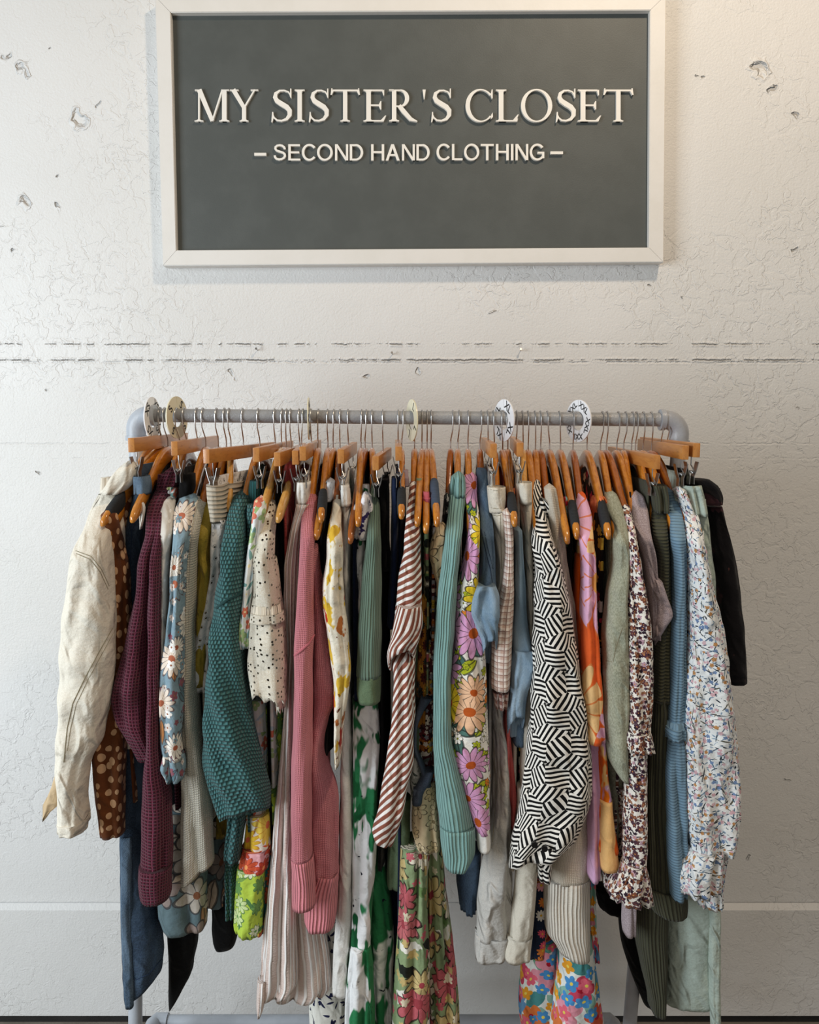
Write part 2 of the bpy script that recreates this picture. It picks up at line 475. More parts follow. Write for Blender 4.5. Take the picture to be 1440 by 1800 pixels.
M['patch_white'] = m_floral('grey_on_white_sprig_print', '#d8d6cc', [
    (60, 0.35, 5, ['#6e746c', '#a8aaa0', '#8c9288'], None, None, (2, 8))], [(60, 0.5, 0.15, ['#5a625a'], None, (1, 1))])
M['patch_blue'] = m_plain('slate_blue_trim', '#4a5262', '#3c4452')
M['mustard_print'] = m_floral('mustard_print', '#a86a24', [(44, 0.45, 10, ['#5a2018', '#d8a83a', '#3c3a34'], '#1a1210', '#1a1210', (3, 3))], None)
M['branch_print'] = m_floral('tan_cloth_with_black_branches', '#d4bc96', [(16, 0.6, 9, ['#d4bc96', '#c9b088'], None, '#2c2420', (1, 3))], None)
M['black_sprig'] = m_floral('black_cloth_with_white_sprigs', '#0f0e10', [(48, 0.22, 5, ['#c9c6c0', '#8a8a88'], None, None, (2, 2))],
                            [(60, 0.4, 0.08, ['#8a8a80'], None, (3, 7))])
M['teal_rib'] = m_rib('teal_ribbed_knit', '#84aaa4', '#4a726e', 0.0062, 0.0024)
M['big_flower'] = m_floral('bright_big_flower_print', '#f0ece2', [
    (40, 0.36, 6, ['#b5bd28', '#f4f0e6', '#e8842c', '#f4f0e6'], '#7a7a20', '#2a2420', (5, 5)),
    (14.5, 0.62, 13, ['#dba6cc', '#f0c09a', '#dfc22e', '#d99fc6', '#f1c4a0'], '#b8541c', '#2a2420', (0.4, 2.6))],
    [(20, 0.5, 0.22, ['#486860', '#b3bc2c', '#557a70'], '#222a28', (2, 2))])
M['denim_light'] = m_denim('light_blue_denim', '#7390a8', '#a2b6c6')
M['denim_worn'] = m_denim('worn_blue_denim', '#465c74', '#7189a0')
M['chambray'] = m_denim('blue_chambray', '#70899c', '#8b9fae')
M['linen_white'] = m_plain('natural_white_linen', '#e2dacb', '#d2c9b8', 1.2)
M['linen_grey'] = m_plain('pale_grey_linen', '#cbc8c2', '#bbb7b0', 1.6)
M['gingham'] = m_gingham('small_check_cotton', '#ece2d8', '#c7a99a', '#8a6458', 0.0115)
M['gingham_dark'] = m_gingham('rose_brown_check_cotton', '#d8cac0', '#8c5f54', '#5c3a34', 0.0125)
M['black_lace'] = m_floral('dark_lace', '#1a1614', [(90, 0.3, 6, ['#8a8078'], None, None, (1, 1))])
M['coral'] = m_plain('coral_cloth', '#e2706a', '#d6625e', 0.6, 0.7)
M['geo'] = m_geo('black_and_white_line_print')
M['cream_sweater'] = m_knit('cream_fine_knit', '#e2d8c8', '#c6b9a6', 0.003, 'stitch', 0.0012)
M['cream_rib'] = m_rib('cream_ribbing', '#e2dbce', '#c0b6a6', 0.0062, 0.0026)
M['orange_floral'] = m_strokes('orange_and_pink_flower_print', '#f2c07a', [
    (12, 7, 0.50, '#e8641c', 2), (13, 8, 0.55, '#dcaed0', 8), (16, 9, 0.60, '#f27a10', 5), (40, 26, 0.64, '#f6ead8', 3)], 0.7)
M['pink_lines'] = m_floral('pink_and_orange_flower_print', '#e7622a', [(9, 0.72, 12, ['#e6b6d6', '#e8b4d2', '#f07a18', '#f3c88c'], '#f6b060', '#e07a3a', (0.2, 0.3))], None, 0.7)
M['peach'] = m_plain('peach_cloth', '#f0c080', '#ecb874', 0.6, 0.7)
M['orchid'] = m_plain('orchid_pink_cloth', '#dcb0d2', '#d4a6ca', 0.6, 0.7)
M['orange'] = m_plain('orange_cloth', '#ee6a1a', '#e55e10', 0.6, 0.7)
M['sage_linen'] = m_heather('sage_grey_linen', ['#8c8e7a', '#aeb09c'], 300)
M['small_floral'] = m_floral('small_scattered_flower_print', '#ece6dc', [
    (78, 0.42, 5, ['#4a2c3c', '#7c4a38', '#b894a0', '#5e383c'], '#c98a50', None, (0, 0)),
    (110, 0.34, 5, ['#2c1e2a', '#9a6a50', '#4c3440'], None, None, (5, 1))], [(90, 0.55, 0.12, ['#3a3438', '#6e5c58'], None, (2, 2))])
M['mauve'] = m_heather('mauve_heather_knit', ['#8c7c80', '#c2b4b8'], 520)
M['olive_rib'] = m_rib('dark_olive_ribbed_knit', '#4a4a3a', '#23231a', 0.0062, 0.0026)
M['olive_rib_x'] = m_rib('dark_olive_ribbed_knit_across', '#4a4a3a', '#23231a', 0.0062, 0.0026, across=True)
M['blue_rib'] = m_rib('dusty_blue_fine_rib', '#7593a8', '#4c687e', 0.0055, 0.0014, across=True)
M['botanical'] = m_floral('white_cloth_with_botanical_sprigs', '#e9ebea', [
    (105, 0.36, 5, ['#7088ae', '#d2aab2', '#bd8a58', '#e9ebea', '#e9ebea', '#d2b0b6'], None, None, (1, 1))],
    [(40, 0.66, 0.045, ['#2c3440', '#5c7488', '#5c5a4c'], None, (0, 0)), (58, 0.6, 0.05, ['#46525e', '#6c7c8a', '#6a6656'], None, (3, 2)), (105, 0.45, 0.12, ['#4c6478', '#2c3440', '#8aa0b4'], None, (4, 4))], 1.2)
M['mint'] = m_plain('mint_grey_cotton', '#b2beb3', '#a6b2a7', 1.6, 0.8)
M['black_floral'] = m_strokes('black_cloth_with_faint_wine_flowers', '#0e0c10', [(18, 12, 0.58, '#3a2228', 2), (26, 18, 0.64, '#5a3634', 4)], 0.8)
M['green_floral'] = m_floral('green_cloth_with_rose_bouquets', '#8fa278', [
    (11, 0.44, 9, ['#c4646c', '#ece2ca', '#d2bc84', '#ca7074'], '#a4444c', '#2c2420', (0, 2)),
    (24, 0.22, 6, ['#e8dcc0', '#c4646c', '#cdb478'], None, None, (5, 3))],
    [(16, 0.5, 0.16, ['#20241e', '#6e8a54', '#f0ece0'], None, (7, 7))])
M['lime_floral'] = m_floral('lime_cloth_with_green_sprays', '#b4ce4c', [
    (26, 0.40, 8, ['#dfe8c8', '#6e9a54', '#cfe0a0'], '#6e9a54', '#4c7444', (2, 2))], [(28, 0.55, 0.12, ['#4f7a48', '#7ca050'], None, (1, 4))])
M['pink_band'] = m_floral('pink_cloth_with_red_rosettes', '#e2a6ac', [(26, 0.5, 9, ['#d65c3c', '#c84c34'], '#f0a060', '#8a2c24', (1, 1))])
M['teal_rosette'] = m_floral('teal_cloth_with_orange_rosettes', '#2c7a80', [(30, 0.5, 9, ['#d8704c', '#c86444'], '#f0d060', '#8a2c24', (1, 1))])
M['sun_band'] = m_floral('white_cloth_with_yellow_suns', '#f2ecdc', [(17, 0.55, 14, ['#f0c63c', '#f2d45c'], '#e87850', '#d89a2c', (0.6, 0.4))], [(40, 0.5, 0.1, ['#e46c4a'], None, (1, 3))])
M['navy_sprig'] = m_floral('white_cloth_with_navy_sprigs', '#e4e3da', [(48, 0.24, 3, ['#1c2044', '#e4e3da', '#1c2044'], None, None, (0, 0))], [(44, 0.4, 0.1, ['#1c2044'], None, (0, 0))])
M['watercolor'] = m_floral('watercolour_flower_print', '#e8ece6', [
    (15, 0.52, 5, ['#dd7a3e', '#cc4660', '#e69aaa', '#6a9ac4', '#d65c3c'], '#b81c34', None, (0, 1)),
    (30, 0.42, 5, ['#4c94d0', '#e8a02c', '#e8687c'], '#f0d860', None, (4, 6))],
    [(18, 0.55, 0.26, ['#6ea88c', '#8cb8a8', '#4c9090'], None, (3, 2))])
M['daisy_navy'] = m_floral('navy_cloth_with_daisies', '#1c2840', [(34, 0.44, 10, ['#f0ece4', '#e85c74', '#f0a8b0', '#e8873c'], '#e8b83c', None, (0, 0))])
M['hot_pink'] = m_floral('dark_cloth_with_pink_flowers', '#1a1418', [(34, 0.4, 5, ['#c8385c', '#e4c050', '#e8e0d8'], None, None, (2, 2))])
M['charcoal_foam'] = m_plain('charcoal_foam', '#26282b', '#2e3033', 0.2, 0.7, 0.05)
M['slate_foam'] = m_plain('slate_blue_foam', '#3f4b5c', '#485468', 0.2, 0.8, 0.05)
M['white_cotton'] = m_plain('white_cotton', '#ebe8e2', '#e0dcd4', 1.0)
M['strap_pink'] = m_plain('dusty_pink_strap', '#c86470', '#bc5a66', 0.4)
M['strap_sage'] = m_plain('sage_strap', '#8a9a7c', '#7e8e70', 0.4)
M['strap_grey'] = m_plain('rose_grey_strap', '#a8949a', '#9c888e', 0.4)
M['stitch'] = m_plain('thread', '#8f866f')
M['dark_stitch'] = m_plain('navy_thread', '#22324a')
M['aqua_ruffle'] = m_floral('aqua_cloth_with_red_flowers', '#7fb0b4', [(70, 0.44, 5, ['#d8344c', '#e8e0d0'], None, None, (0, 0))])
M['apricot'] = m_plain('apricot_ruffle_cloth', '#f08c5c', '#e27a4c', 1.5)
M['wood'] = m_wood('lacquered_beech', '#c9822c', '#b36c1e', '#7a4410')
M['wood_pale'] = m_wood('pale_beech', '#dcaa5e', '#cf9646', '#a06a28')
M['wood_red'] = m_wood('reddish_beech', '#a95f22', '#965018', '#5e300c')
M['wood_bar'] = m_wood('plain_beech_bar', '#c28443', '#b5763a', '#8a5424', 0.35, 0.2)
M['wire'] = m_metal('hanger_wire', (0.62, 0.61, 0.60, 1), 0.22)
M['clip'] = m_metal('clip_steel', (0.42, 0.41, 0.40, 1), 0.25)
M['rubber'] = m_paint('black_rubber', '#1a1a1c', '#222224', 0.6)
M['pipe'] = m_paint('grey_painted_pipe', '#a9abb0', '#9a9ca0', 0.35, 0.0006)
M['pipe_light'] = m_paint('pale_grey_pipe', '#b6bcc4', '#aab0b8', 0.4, 0.0004)
M['rail'] = m_paint('worn_grey_rail_paint', '#8f9092', '#a2a3a4', 0.3, 0.0012, 240)
M['disc_white'] = m_paint('white_plastic', '#f2f2f4', '#ececee', 0.3, 0.0)
M['disc_cream'] = m_paint('ivory_plastic', '#e6dfc2', '#dfd7b8', 0.3, 0.0)
M['ink'] = m_paint('black_ink', '#101012', '#101012', 0.5, 0.0)
M['button'] = m_paint('black_button', '#0c0c0e', '#121214', 0.2, 0.0)
# ---------------------------------------------------------------- room
def wall_mat():
    g = Gr('painted_concrete'); x, y, z = g.obj()
    peel = g.noise(x, z, 0.0, 190, 2.0, 0.6)
    broad = g.noise(x, z, 2.0, 3.0, 3.0, 0.5)
    zone = g.smooth(g.noise(x, z, 7.0, 2.6, 2.0), 0.45, 0.62)
    wx, wz = g.warp(x, z, 34, 0.05); wx2, wz2 = g.warp(wx, wz, 150, 0.010)
    e = S(g, g.vor(wx2 * 12, wz2 * 12, 1.0, 'DISTANCE_TO_EDGE').outputs['Distance'])
    lip = g.smooth(e, 0.0, 0.09)            # trowel lips
    e2 = S(g, g.vor(wx2 * 34, wz2 * 34, 1.0, 'DISTANCE_TO_EDGE').outputs['Distance'])
    lip2 = g.smooth(e2, 0.0, 0.07)
    patch = g.noise(wx2, wz2, 4.0, 26, 3.0, 0.6); plates = g.smooth(patch, 0.50, 0.53)
    h = peel * 0.30 + broad * 1.2 + (lip * 0.15 + lip2 * 0.06 + plates * 0.26) * (zone * 0.8 + 0.2)
    jag = (g.noise(x, z * 0.2, 0.0, 50, 4.0, 0.75) - 0.5) * 0.010
    dark = None
    for pz, wdt, dp, brk in ((605, 0.0020, 1.7, 0.44), (633, 0.0022, 1.9, 0.42), (637, 0.004, 0.7, 0.42), (780, 0.003, 0.3, 0.40), (806, 0.003, 0.25, 0.45)):
        zz = P(720, pz, 0.0).z
        d = g.abs(z - jag - zz)
        on = g.smooth(g.noise(x, pz * 0.01, 0.0, 17, 4.0, 0.75), brk, brk + 0.16)
        ln = g.smooth(d, wdt, 0.0) * on
        h = h - ln * dp + g.smooth(d - 0.004, 0.004, 0.0) * on * dp * 0.25
        if dp > 1.5:
            ln = ln * 0.55
            dark = ln if dark is None else g.mx(dark, ln)
    pits = [(1335, 122, 13, 3.0, .30), (1357, 155, 5, 3.0, .5), (1401, 206, 5, 4.0, .6), (1392, 436, 4, 4.0, .7), (1236, 133, 4, 3.0, .6), (1222, 133, 3, 2.0, .5),
            (137, 208, 12, 2.2, .0), (42, 122, 10, 2.0, .1), (8, 99, 6, 2.0, .2), (40, 352, 9, 2.4, .2), (101, 362, 4, 3.0, .7), (100, 308, 3, 3.0, .5), (4, 397, 3, 3, .7),
            (84, 88, 3, 2.0, .6), (170, 182, 3, 2, .2), (28, 440, 4, 3.0, .6), (645, 662, 6, 2.4, .1), (740, 652, 5, 2.0, .0), (410, 655, 6, 2.0, .0), (870, 550, 4, -2.0, 0),
            (1200, 518, 3, -2.5, .0), (64, 835, 4, 2.0, .3), (1384, 1372, 4, 2.0, .3), (1320, 1510, 5, 2.0, .1), (87, 688, 2.5, 2, .4), (1410, 720, 3, 2, .2), (1140, 505, 2, 2, .5)]
    for px, py, r, dp, dk in pits:
        q = P(px, py, 0.0); rr = r / FPX * 2.0
        dx = wx2 - q.x; dz = wz2 - q.z
        d = g.m('SQRT', dx * dx + dz * dz)
        hole = g.smooth(d, rr, rr * 0.25)
        rim = g.smooth(g.abs(d - rr * 1.1), rr * 0.35, 0.0)
        h = h - hole * dp + rim * (0.7 if r > 7 else 0.15)
        if dk > 0:
            k = g.smooth(d, rr * 0.55, rr * 0.2) * dk
            dark = k if dark is None else g.mx(dark, k)
    tone = g.noise(x, z, 9.0, 1.6, 3.0, 0.5)
    c = g.mix(g.smooth(tone, 0.3, 0.7), '#dad9d6', '#e2e1df')
    c = g.mix(dark * 0.8, c, '#4c463e')
    return g.done(c, 0.5, h, 0.0030, 0, spec=0.35)

def floor_mat():
    g = Gr('grey_concrete_floor'); x, y, z = g.obj()
    f = g.noise(x, y, 0, 12, 4.0, 0.6); f2 = g.noise(x, y, 0, 160, 3.0, 0.7)
    c = g.mix(g.smooth(f, 0.35, 0.65), '#8a8175', '#9a9185')
    return g.done(g.mix(f2 * 0.4, c, '#655d52'), 0.55, f2, 0.0008, 0)

def plane(name, V, mat, kind='structure'):
    o = mk(name, V, [(0, 1, 2, 3)], mat, None, None, False); tag(o, None, None, None, kind); return o

M['wall'] = wall_mat()
ZL = P(720, 1602, -0.02).z                       # top of the lower concrete course
plane('wall_back', [(-2.2, 0, -0.05), (2.2, 0, -0.05), (2.2, 0, 3.3), (-2.2, 0, 3.3)], M['wall'])
mb = MB()
mb.add([(-2.2, -0.002, ZL + .012), (2.2, -0.002, ZL + .012), (2.2, -0.016, ZL), (-2.2, -0.016, ZL), (2.2, -0.018, 0.022), (-2.2, -0.018, 0.022), (2.2, 0.0, 0.022), (-2.2, 0.0, 0.022)],
       [(3, 2, 1, 0), (5, 4, 2, 3), (7, 6, 4, 5)])
o = mb.build('trim_1', M['wall'], smooth=False); tag(o, kind='structure')
plane('floor', [(-2.2, -2.6, 0), (2.2, -2.6, 0), (2.2, 0.05, 0), (-2.2, 0.05, 0)], floor_mat())
M['gap'] = m_paint('painted_gap_shade', '#242220', '#1a1816', 0.8)
mb = MB(); mb.box((0, -0.006, 0.011), (2.2, 0.006, 0.011)); o = mb.build('gap_shade_strip', M['gap'], smooth=False); tag(o, kind='structure')  # dark-coloured strip stands in for the shade under the concrete course

# ---------------------------------------------------------------- sign
M['frame'] = m_paint('white_frame_paint', '#e4e1dc', '#e0ddd7', 0.45, 0.0002)
M['panel'] = m_paint('slate_sign_paint', '#4d514f', '#525654', 0.5, 0.0002, 300)
M['letters'] = m_paint('white_sign_letters', '#f0ece4', '#ece8e0', 0.4, 0.0)
YF = -0.036; YP = -0.020
sign = empty('sign', P(727, 230, 0.0), 'large slate grey shop sign in a white frame with raised white lettering', 'sign')
So = [P(*q, YF) for q in ((272, -7), (1171, -9), (1167, 461), (286, 467))]
Si = [P(*q, YF) for q in ((300, 22), (1143, 18), (1141, 435), (310, 440))]
for i in range(4):
    j = (i + 1) % 4
    a, b, c, d = So[i], So[j], Si[j], Si[i]
    cen = (a + b + c + d) / 4
    ax = (b - a).normalized() * 0.00035                       # hairline mitre gap
    f = [a + ax, b - ax, c - ax, d + ax]
    def at(p, y): return Vector((p.x, y, p.z))
    def tow(p, k): return p + (cen - p) * 0 + Vector((0, 0, 0))
    bm = bmesh.new()
    vs = [bm.verts.new(p) for p in f] + [bm.verts.new(at(p, -0.0005)) for p in f]
    bm.faces.new(vs[:4]); bm.faces.new(vs[4:][::-1])
    for k in range(4):
        k2 = (k + 1) % 4; bm.faces.new((vs[k], vs[4 + k], vs[4 + k2], vs[k2]))
    bmesh.ops.recalc_face_normals(bm, faces=bm.faces)
    bmesh.ops.bevel(bm, geom=[e for e in bm.edges if abs(e.verts[0].co.y - e.verts[1].co.y) < 1e-4 and e.verts[0].co.y < YF + 0.001 and e.calc_length() > 0.2],
                    offset=0.0015, segments=2, affect='EDGES')
    V = [tuple(q.co) for q in bm.verts]; F = [tuple(q.index for q in ff.verts) for ff in bm.faces]; bm.free()
    mk('frame_rail', V, F, M['frame'], sign, None, False)
e = 0.004
Pn = [Si[0] + Vector((-e, 0, e)), Si[1] + Vector((e, 0, e)), Si[2] + Vector((e, 0, -e)), Si[3] + Vector((-e, 0, -e))]
V = [(p.x, YP, p.z) for p in Pn] + [(p.x, -0.001, p.z) for p in Pn]
mk('panel', V, [(0, 3, 2, 1), (4, 5, 6, 7), (0, 1, 5, 4), (1, 2, 6, 5), (2, 3, 7, 6), (3, 0, 4, 7)], M['panel'], sign, None, False)

def ring(cx, cy, ro, ri, a0=0, a1=360, n=40, shift=(0, 0)):
    """a stroke that follows an ellipse: quads"""
    Q = []
    for i in range(n):
        t0 = math.radians(a0 + (a1 - a0) * i / n); t1 = math.radians(a0 + (a1 - a0) * (i + 1) / n)
        Q.append([(cx + ro[0] * math.cos(t0), cy + ro[1] * math.sin(t0)), (cx + ro[0] * math.cos(t1), cy + ro[1] * math.sin(t1)),
                  (cx + shift[0] + ri[0] * math.cos(t1), cy + shift[1] + ri[1] * math.sin(t1)), (cx + shift[0] + ri[0] * math.cos(t0), cy + shift[1] + ri[1] * math.sin(t0))])
    return Q
def rc(x0, y0, x1, y1): return [(x0, y0), (x1, y0), (x1, y1), (x0, y1)]
def ser(x0, x1, y, up, ext=0.085, t=0.035):
    """a bracketed serif under (up=1) or over (up=-1) a stem"""
    s = up; b = 0.07
    return [[(x0 - ext, y), (x1 + ext, y), (x1 + ext, y + s * t), (x0 - ext, y + s * t)],
            [(x0 - ext * .55, y + s * t), (x1 + ext * .55, y + s * t), (x1, y + s * b), (x0, y + s * b)]]
def stroke(pts, ws):
    Q = []; L = []; R_ = []
    for i, p in enumerate(pts):
        a = pts[max(i - 1, 0)]; b = pts[min(i + 1, len(pts) - 1)]
        dx, dy = b[0] - a[0], b[1] - a[1]; l = math.hypot(dx, dy); nx, ny = -dy / l, dx / l
        L.append((p[0] + nx * ws[i] / 2, p[1] + ny * ws[i] / 2)); R_.append((p[0] - nx * ws[i] / 2, p[1] - ny * ws[i] / 2))
    for i in range(len(pts) - 1): Q.append([R_[i], R_[i + 1], L[i + 1], L[i]])
    return Q
def glyph(ch):
    T = 0.135; t = 0.05
    if ch == 'I': return [rc(.16, 0, .16 + T, 1)] + ser(.16, .16 + T, 0, 1) + ser(.16, .16 + T, 1, -1)
    if ch == 'L': return [rc(.14, 0, .14 + T, 1), rc(.14, 0, .62, .045), [(.55, .045), (.66, .045), (.72, .22), (.69, .22)], [(.62, 0), (.68, 0), (.70, .1), (.6, .045)]] + ser(.14, .14 + T, 0, 1) + ser(.14, .14 + T, 1, -1)
    if ch == 'E': return [rc(.13, 0, .13 + T, 1), rc(.13, 0, .62, .045), [(.56, .045), (.64, .0), (.72, .19), (.69, .19)], rc(.13, .955, .62, 1),
                          [(.60, .955), (.66, 1), (.66, .82), (.635, .82)], rc(.2, .49, .52, .535), [(.50, .53), (.55, .64), (.575, .64), (.575, .38), (.55, .38), (.50, .49)]] + ser(.13, .13 + T, 0, 1) + ser(.13, .13 + T, 1, -1)
    if ch == 'T': return [rc(.42, 0, .42 + T, 1), rc(.08, .95, .9, 1), [(.06, .99), (.12, .95), (.06, .83), (.02, .83)], [(.02, .83), (.06, .83), (.08, 1.04), (.05, 1.04)],
                          [(.92, .99), (.86, .95), (.92, .83), (.96, .83)], [(.96, .83), (.92, .83), (.90, 1.04), (.93, 1.04)]] + ser(.42, .42 + T, 0, 1)
    if ch == 'M': return [rc(.12, 0, .17, 1), rc(.86, 0, 1.0, 1)] + ser(.12, .17, 0, 1, .11) + ser(.86, 1.0, 0, 1) + \
                         stroke([(.15, 1.0), (.56, 0.02)], [.15, .12]) + stroke([(.56, .02), (.87, 1.0)], [.05, .05]) + [rc(.02, .965, .2, 1), rc(.84, .965, 1.08, 1)]
    if ch == 'Y': return [rc(.42, 0, .42 + T, .5)] + ser(.42, .42 + T, 0, 1) + stroke([(.12, 1), (.5, .42)], [.15, .13]) + stroke([(.86, 1), (.5, .44)], [.05, .06]) + [rc(0, .965, .3, 1), rc(.72, .965, .98, 1)]
    if ch == 'R': return [rc(.14, 0, .14 + T, 1), rc(.2, .96, .42, 1), rc(.2, .46, .42, .5)] + ring(.40, .73, (.27, .27), (.14, .225), -90, 90) + \
                         stroke([(.36, .5), (.5, .32), (.72, .07), (.92, .0)], [.12, .135, .12, .03]) + ser(.14, .14 + T, 0, 1) + [rc(.05, .965, .2, 1)]
    if ch == 'O': return ring(.5, .5, (.48, .52), (.355, .475))
    if ch == 'C': return ring(.5, .5, (.48, .52), (.37, .475), 42, 318, 40, (.03, 0)) + [[(.83, .84), (.87, 1.0), (.90, 1.0), (.90, .72), (.87, .72)], [(.85, .2), (.9, .28), (.91, .14), (.84, .07)]]
    if ch == 'S':
        pts = [(.575, .83), (.52, .93), (.40, .975), (.27, .965), (.16, .88), (.135, .76), (.19, .65), (.33, .55), (.47, .46), (.555, .35), (.555, .20), (.47, .075), (.33, .025), (.20, .04), (.11, .12), (.07, .22)]
        ws = [.03, .04, .045, .06, .10, .12, .14, .15, .15, .135, .12, .09, .055, .05, .045, .03]
        return stroke(pts, ws) + [[(.56, .80), (.575, 1.03), (.605, 1.03), (.605, .74), (.585, .74)], [(.03, -.02), (.055, .30), (.085, .30), (.10, .12), (.06, -.02)]]
    if ch == "'": return [[(.0, 1), (.4, 1), (.24, .70), (.16, .70)]]
    return []
def extr(mb, quad, y0, y1):
    y0 = y0 - len(mb.f) * 4e-6
    if sum(a.x * b.z - b.x * a.z for a, b in zip(quad, quad[1:] + quad[:1])) < 0: quad = quad[::-1]
    n = len(quad); V = [(p.x, y0, p.z) for p in quad] + [(p.x, y1, p.z) for p in quad]
    F = [tuple(range(n)), tuple(range(2 * n - 1, n - 1, -1))] + [(i, (i + 1) % n, n + (i + 1) % n, n + i) for i in range(n)]
    mb.add(V, F)
for ch, x0, x1 in (('M', 342, 403), ('Y', 404, 454), ('S', 477, 513), ('I', 518, 535.5), ('S', 543, 578), ('T', 581, 633), ('E', 639, 679), ('R', 684, 734), ("'", 743, 748.6),
                   ('S', 758, 793.6), ('C', 818.6, 866.7), ('L', 872, 912), ('O', 916, 971), ('S', 977.5, 1012.5), ('E', 1016, 1057), ('T', 1061, 1114)):
    mb = MB(); Q = glyph(ch); xs = [p[0] for q in Q for p in q]; a, b = min(xs), max(xs)
    for q in Q:
        extr(mb, [P(x0 + (p[0] - a) / (b - a) * (x1 - x0), 213.6 - p[1] * 56.2, YP - 0.007) for p in q], YP - 0.007, YP + 0.001)
    mb.build('raised_letter', M['letters'], sign, smooth=False)

def text_mesh(s, offset=0.0, extrude=0.0):
    cu = bpy.data.curves.new('tmp', 'FONT'); cu.body = s; cu.size = 1.0; cu.offset = offset; cu.extrude = extrude
    ob = bpy.data.objects.new('tmp', cu); C.objects.link(ob)
    dg = bpy.context.evaluated_depsgraph_get(); me = ob.evaluated_get(dg).to_mesh()
    V = [tuple(v.co) for v in me.vertices]; F = [tuple(p.vertices) for p in me.polygons]
    ob.evaluated_get(dg).to_mesh_clear(); bpy.data.objects.remove(ob); bpy.data.curves.remove(cu)
    return V, F
def place_text(mb, s, x0, x1, ytop, ybot, yfront, depth):
    V, F = text_mesh(s, 0.012, 0.5)
    xs = [v[0] for v in V]; ys = [v[1] for v in V]
    a, b, c, d = min(xs), max(xs), min(ys), max(ys)
    out = []
    for v in V:
        q = P(x0 + (v[0] - a) / (b - a) * (x1 - x0), ybot + (v[1] - c) / (d - c) * (ytop - ybot), yfront)
        out.append((q.x, yfront + (0.5 - v[2]) * depth, q.z))
    mb.add(out, F)
def sans(ch):
    T = .135
    if ch == 'E': return [rc(0, 0, T, 1), rc(0, 0, .66, .115), rc(0, .885, .64, 1), rc(0, .45, .60, .56)]
    if ch == 'N': return [rc(0, 0, T - .01, 1), rc(.60, 0, .72, 1), [(0, 1), (.145, 1), (.72, 0), (.575, 0)]]
    if ch == 'H': return [rc(0, 0, T, 1), rc(.59, 0, .59 + T, 1), rc(0, .46, .7, .575)]
    if ch == 'D': return [rc(0, 0, T, 1), rc(0, 0, .36, .115), rc(0, .885, .36, 1)] + ring(.34, .5, (.40, .5), (.265, .385), -90, 90)
    if ch == 'L': return [rc(0, 0, T, 1), rc(0, 0, .6, .115)]
    if ch == 'T': return [rc(.30, 0, .30 + T, 1), rc(0, .885, .735, 1)]
    if ch == 'I': return [rc(0, 0, T, 1)]
    if ch == 'A': return [[(0, 0), (.145, 0), (.46, 1), (.31, 1)], [(.31, 1), (.46, 1), (.78, 0), (.63, 0)], rc(.18, .28, .6, .39)]
    if ch == 'O': return ring(.43, .5, (.43, .52), (.30, .40))
    if ch == 'C': return ring(.42, .5, (.42, .52), (.285, .40), 38, 322)
    if ch == 'G': return ring(.43, .5, (.43, .52), (.30, .40), 38, 320) + [rc(.44, .40, .82, .51), rc(.70, .12, .82, .5)]
    if ch == 'S':
        pts = [(.62, .70), (.585, .82), (.49, .91), (.35, .945), (.20, .915), (.11, .83), (.10, .72), (.17, .62), (.34, .55), (.52, .49), (.61, .40), (.625, .27), (.56, .15), (.45, .085), (.32, .065), (.17, .10), (.085, .20), (.065, .31)]
        return stroke(pts, [.12] * 18)
    return []
for word, x0, x1, yt, yb in (('SECOND', 481, 638.5, 253.5, 282), ('HAND', 652.5, 755.5, 253.5, 282), ('CLOTHING', 767.5, 957, 253, 281.5)):
    pos = 0; items = []
    for ch in word:
        Q = sans(ch); a = min(p[0] for q in Q for p in q); b = max(p[0] for q in Q for p in q)
        gap = .085 if ch in 'OCGTAD' else .125
        if pos: pos += gap
        items.append((Q, pos - a)); pos += b - a
    k = (x1 - x0) / pos
    for Q, dx in items:
        mb = MB()
        for q in Q: extr(mb, [P(x0 + (p[0] + dx) * k, yb - p[1] * (yb - yt), YP - .007) for p in q], YP - .007, YP + .001)
        mb.build('raised_letter', M['letters'], sign, smooth=False)
for x0, x1, y0, y1 in ((447, 468, 268.6, 273.6), (968, 990, 266, 270.8)):
    mb = MB(); extr(mb, [P(x, y, YP - .007) for x, y in ((x0, y1), (x1, y1), (x1, y0), (x0, y0))], YP - .007, YP + .001)
    mb.build('raised_dash', M['letters'], sign, smooth=False)

# nails left in the wall
for i, (px, py, lab) in enumerate(((453, 616, 'short dark nail in the wall above the left end of the rail'), (690, 623, 'short dark nail in the wall above the rail centre'),
                                   (915, 617, 'short dark nail in the wall between the plaster lines right of centre'))):
    q = P(px, py, 0.0); mb = MB()
    mb.tube([(q.x, 0.002, q.z), (q.x - .001, -0.013, q.z + .003)], 0.0011, 8); mb.tube([(q.x - .001, -0.013, q.z + .003), (q.x - .001, -0.0145, q.z + .0035)], 0.0028, 10)
    tag(mb.build('nail', M['clip']), lab, 'nail', 'nails in the wall')

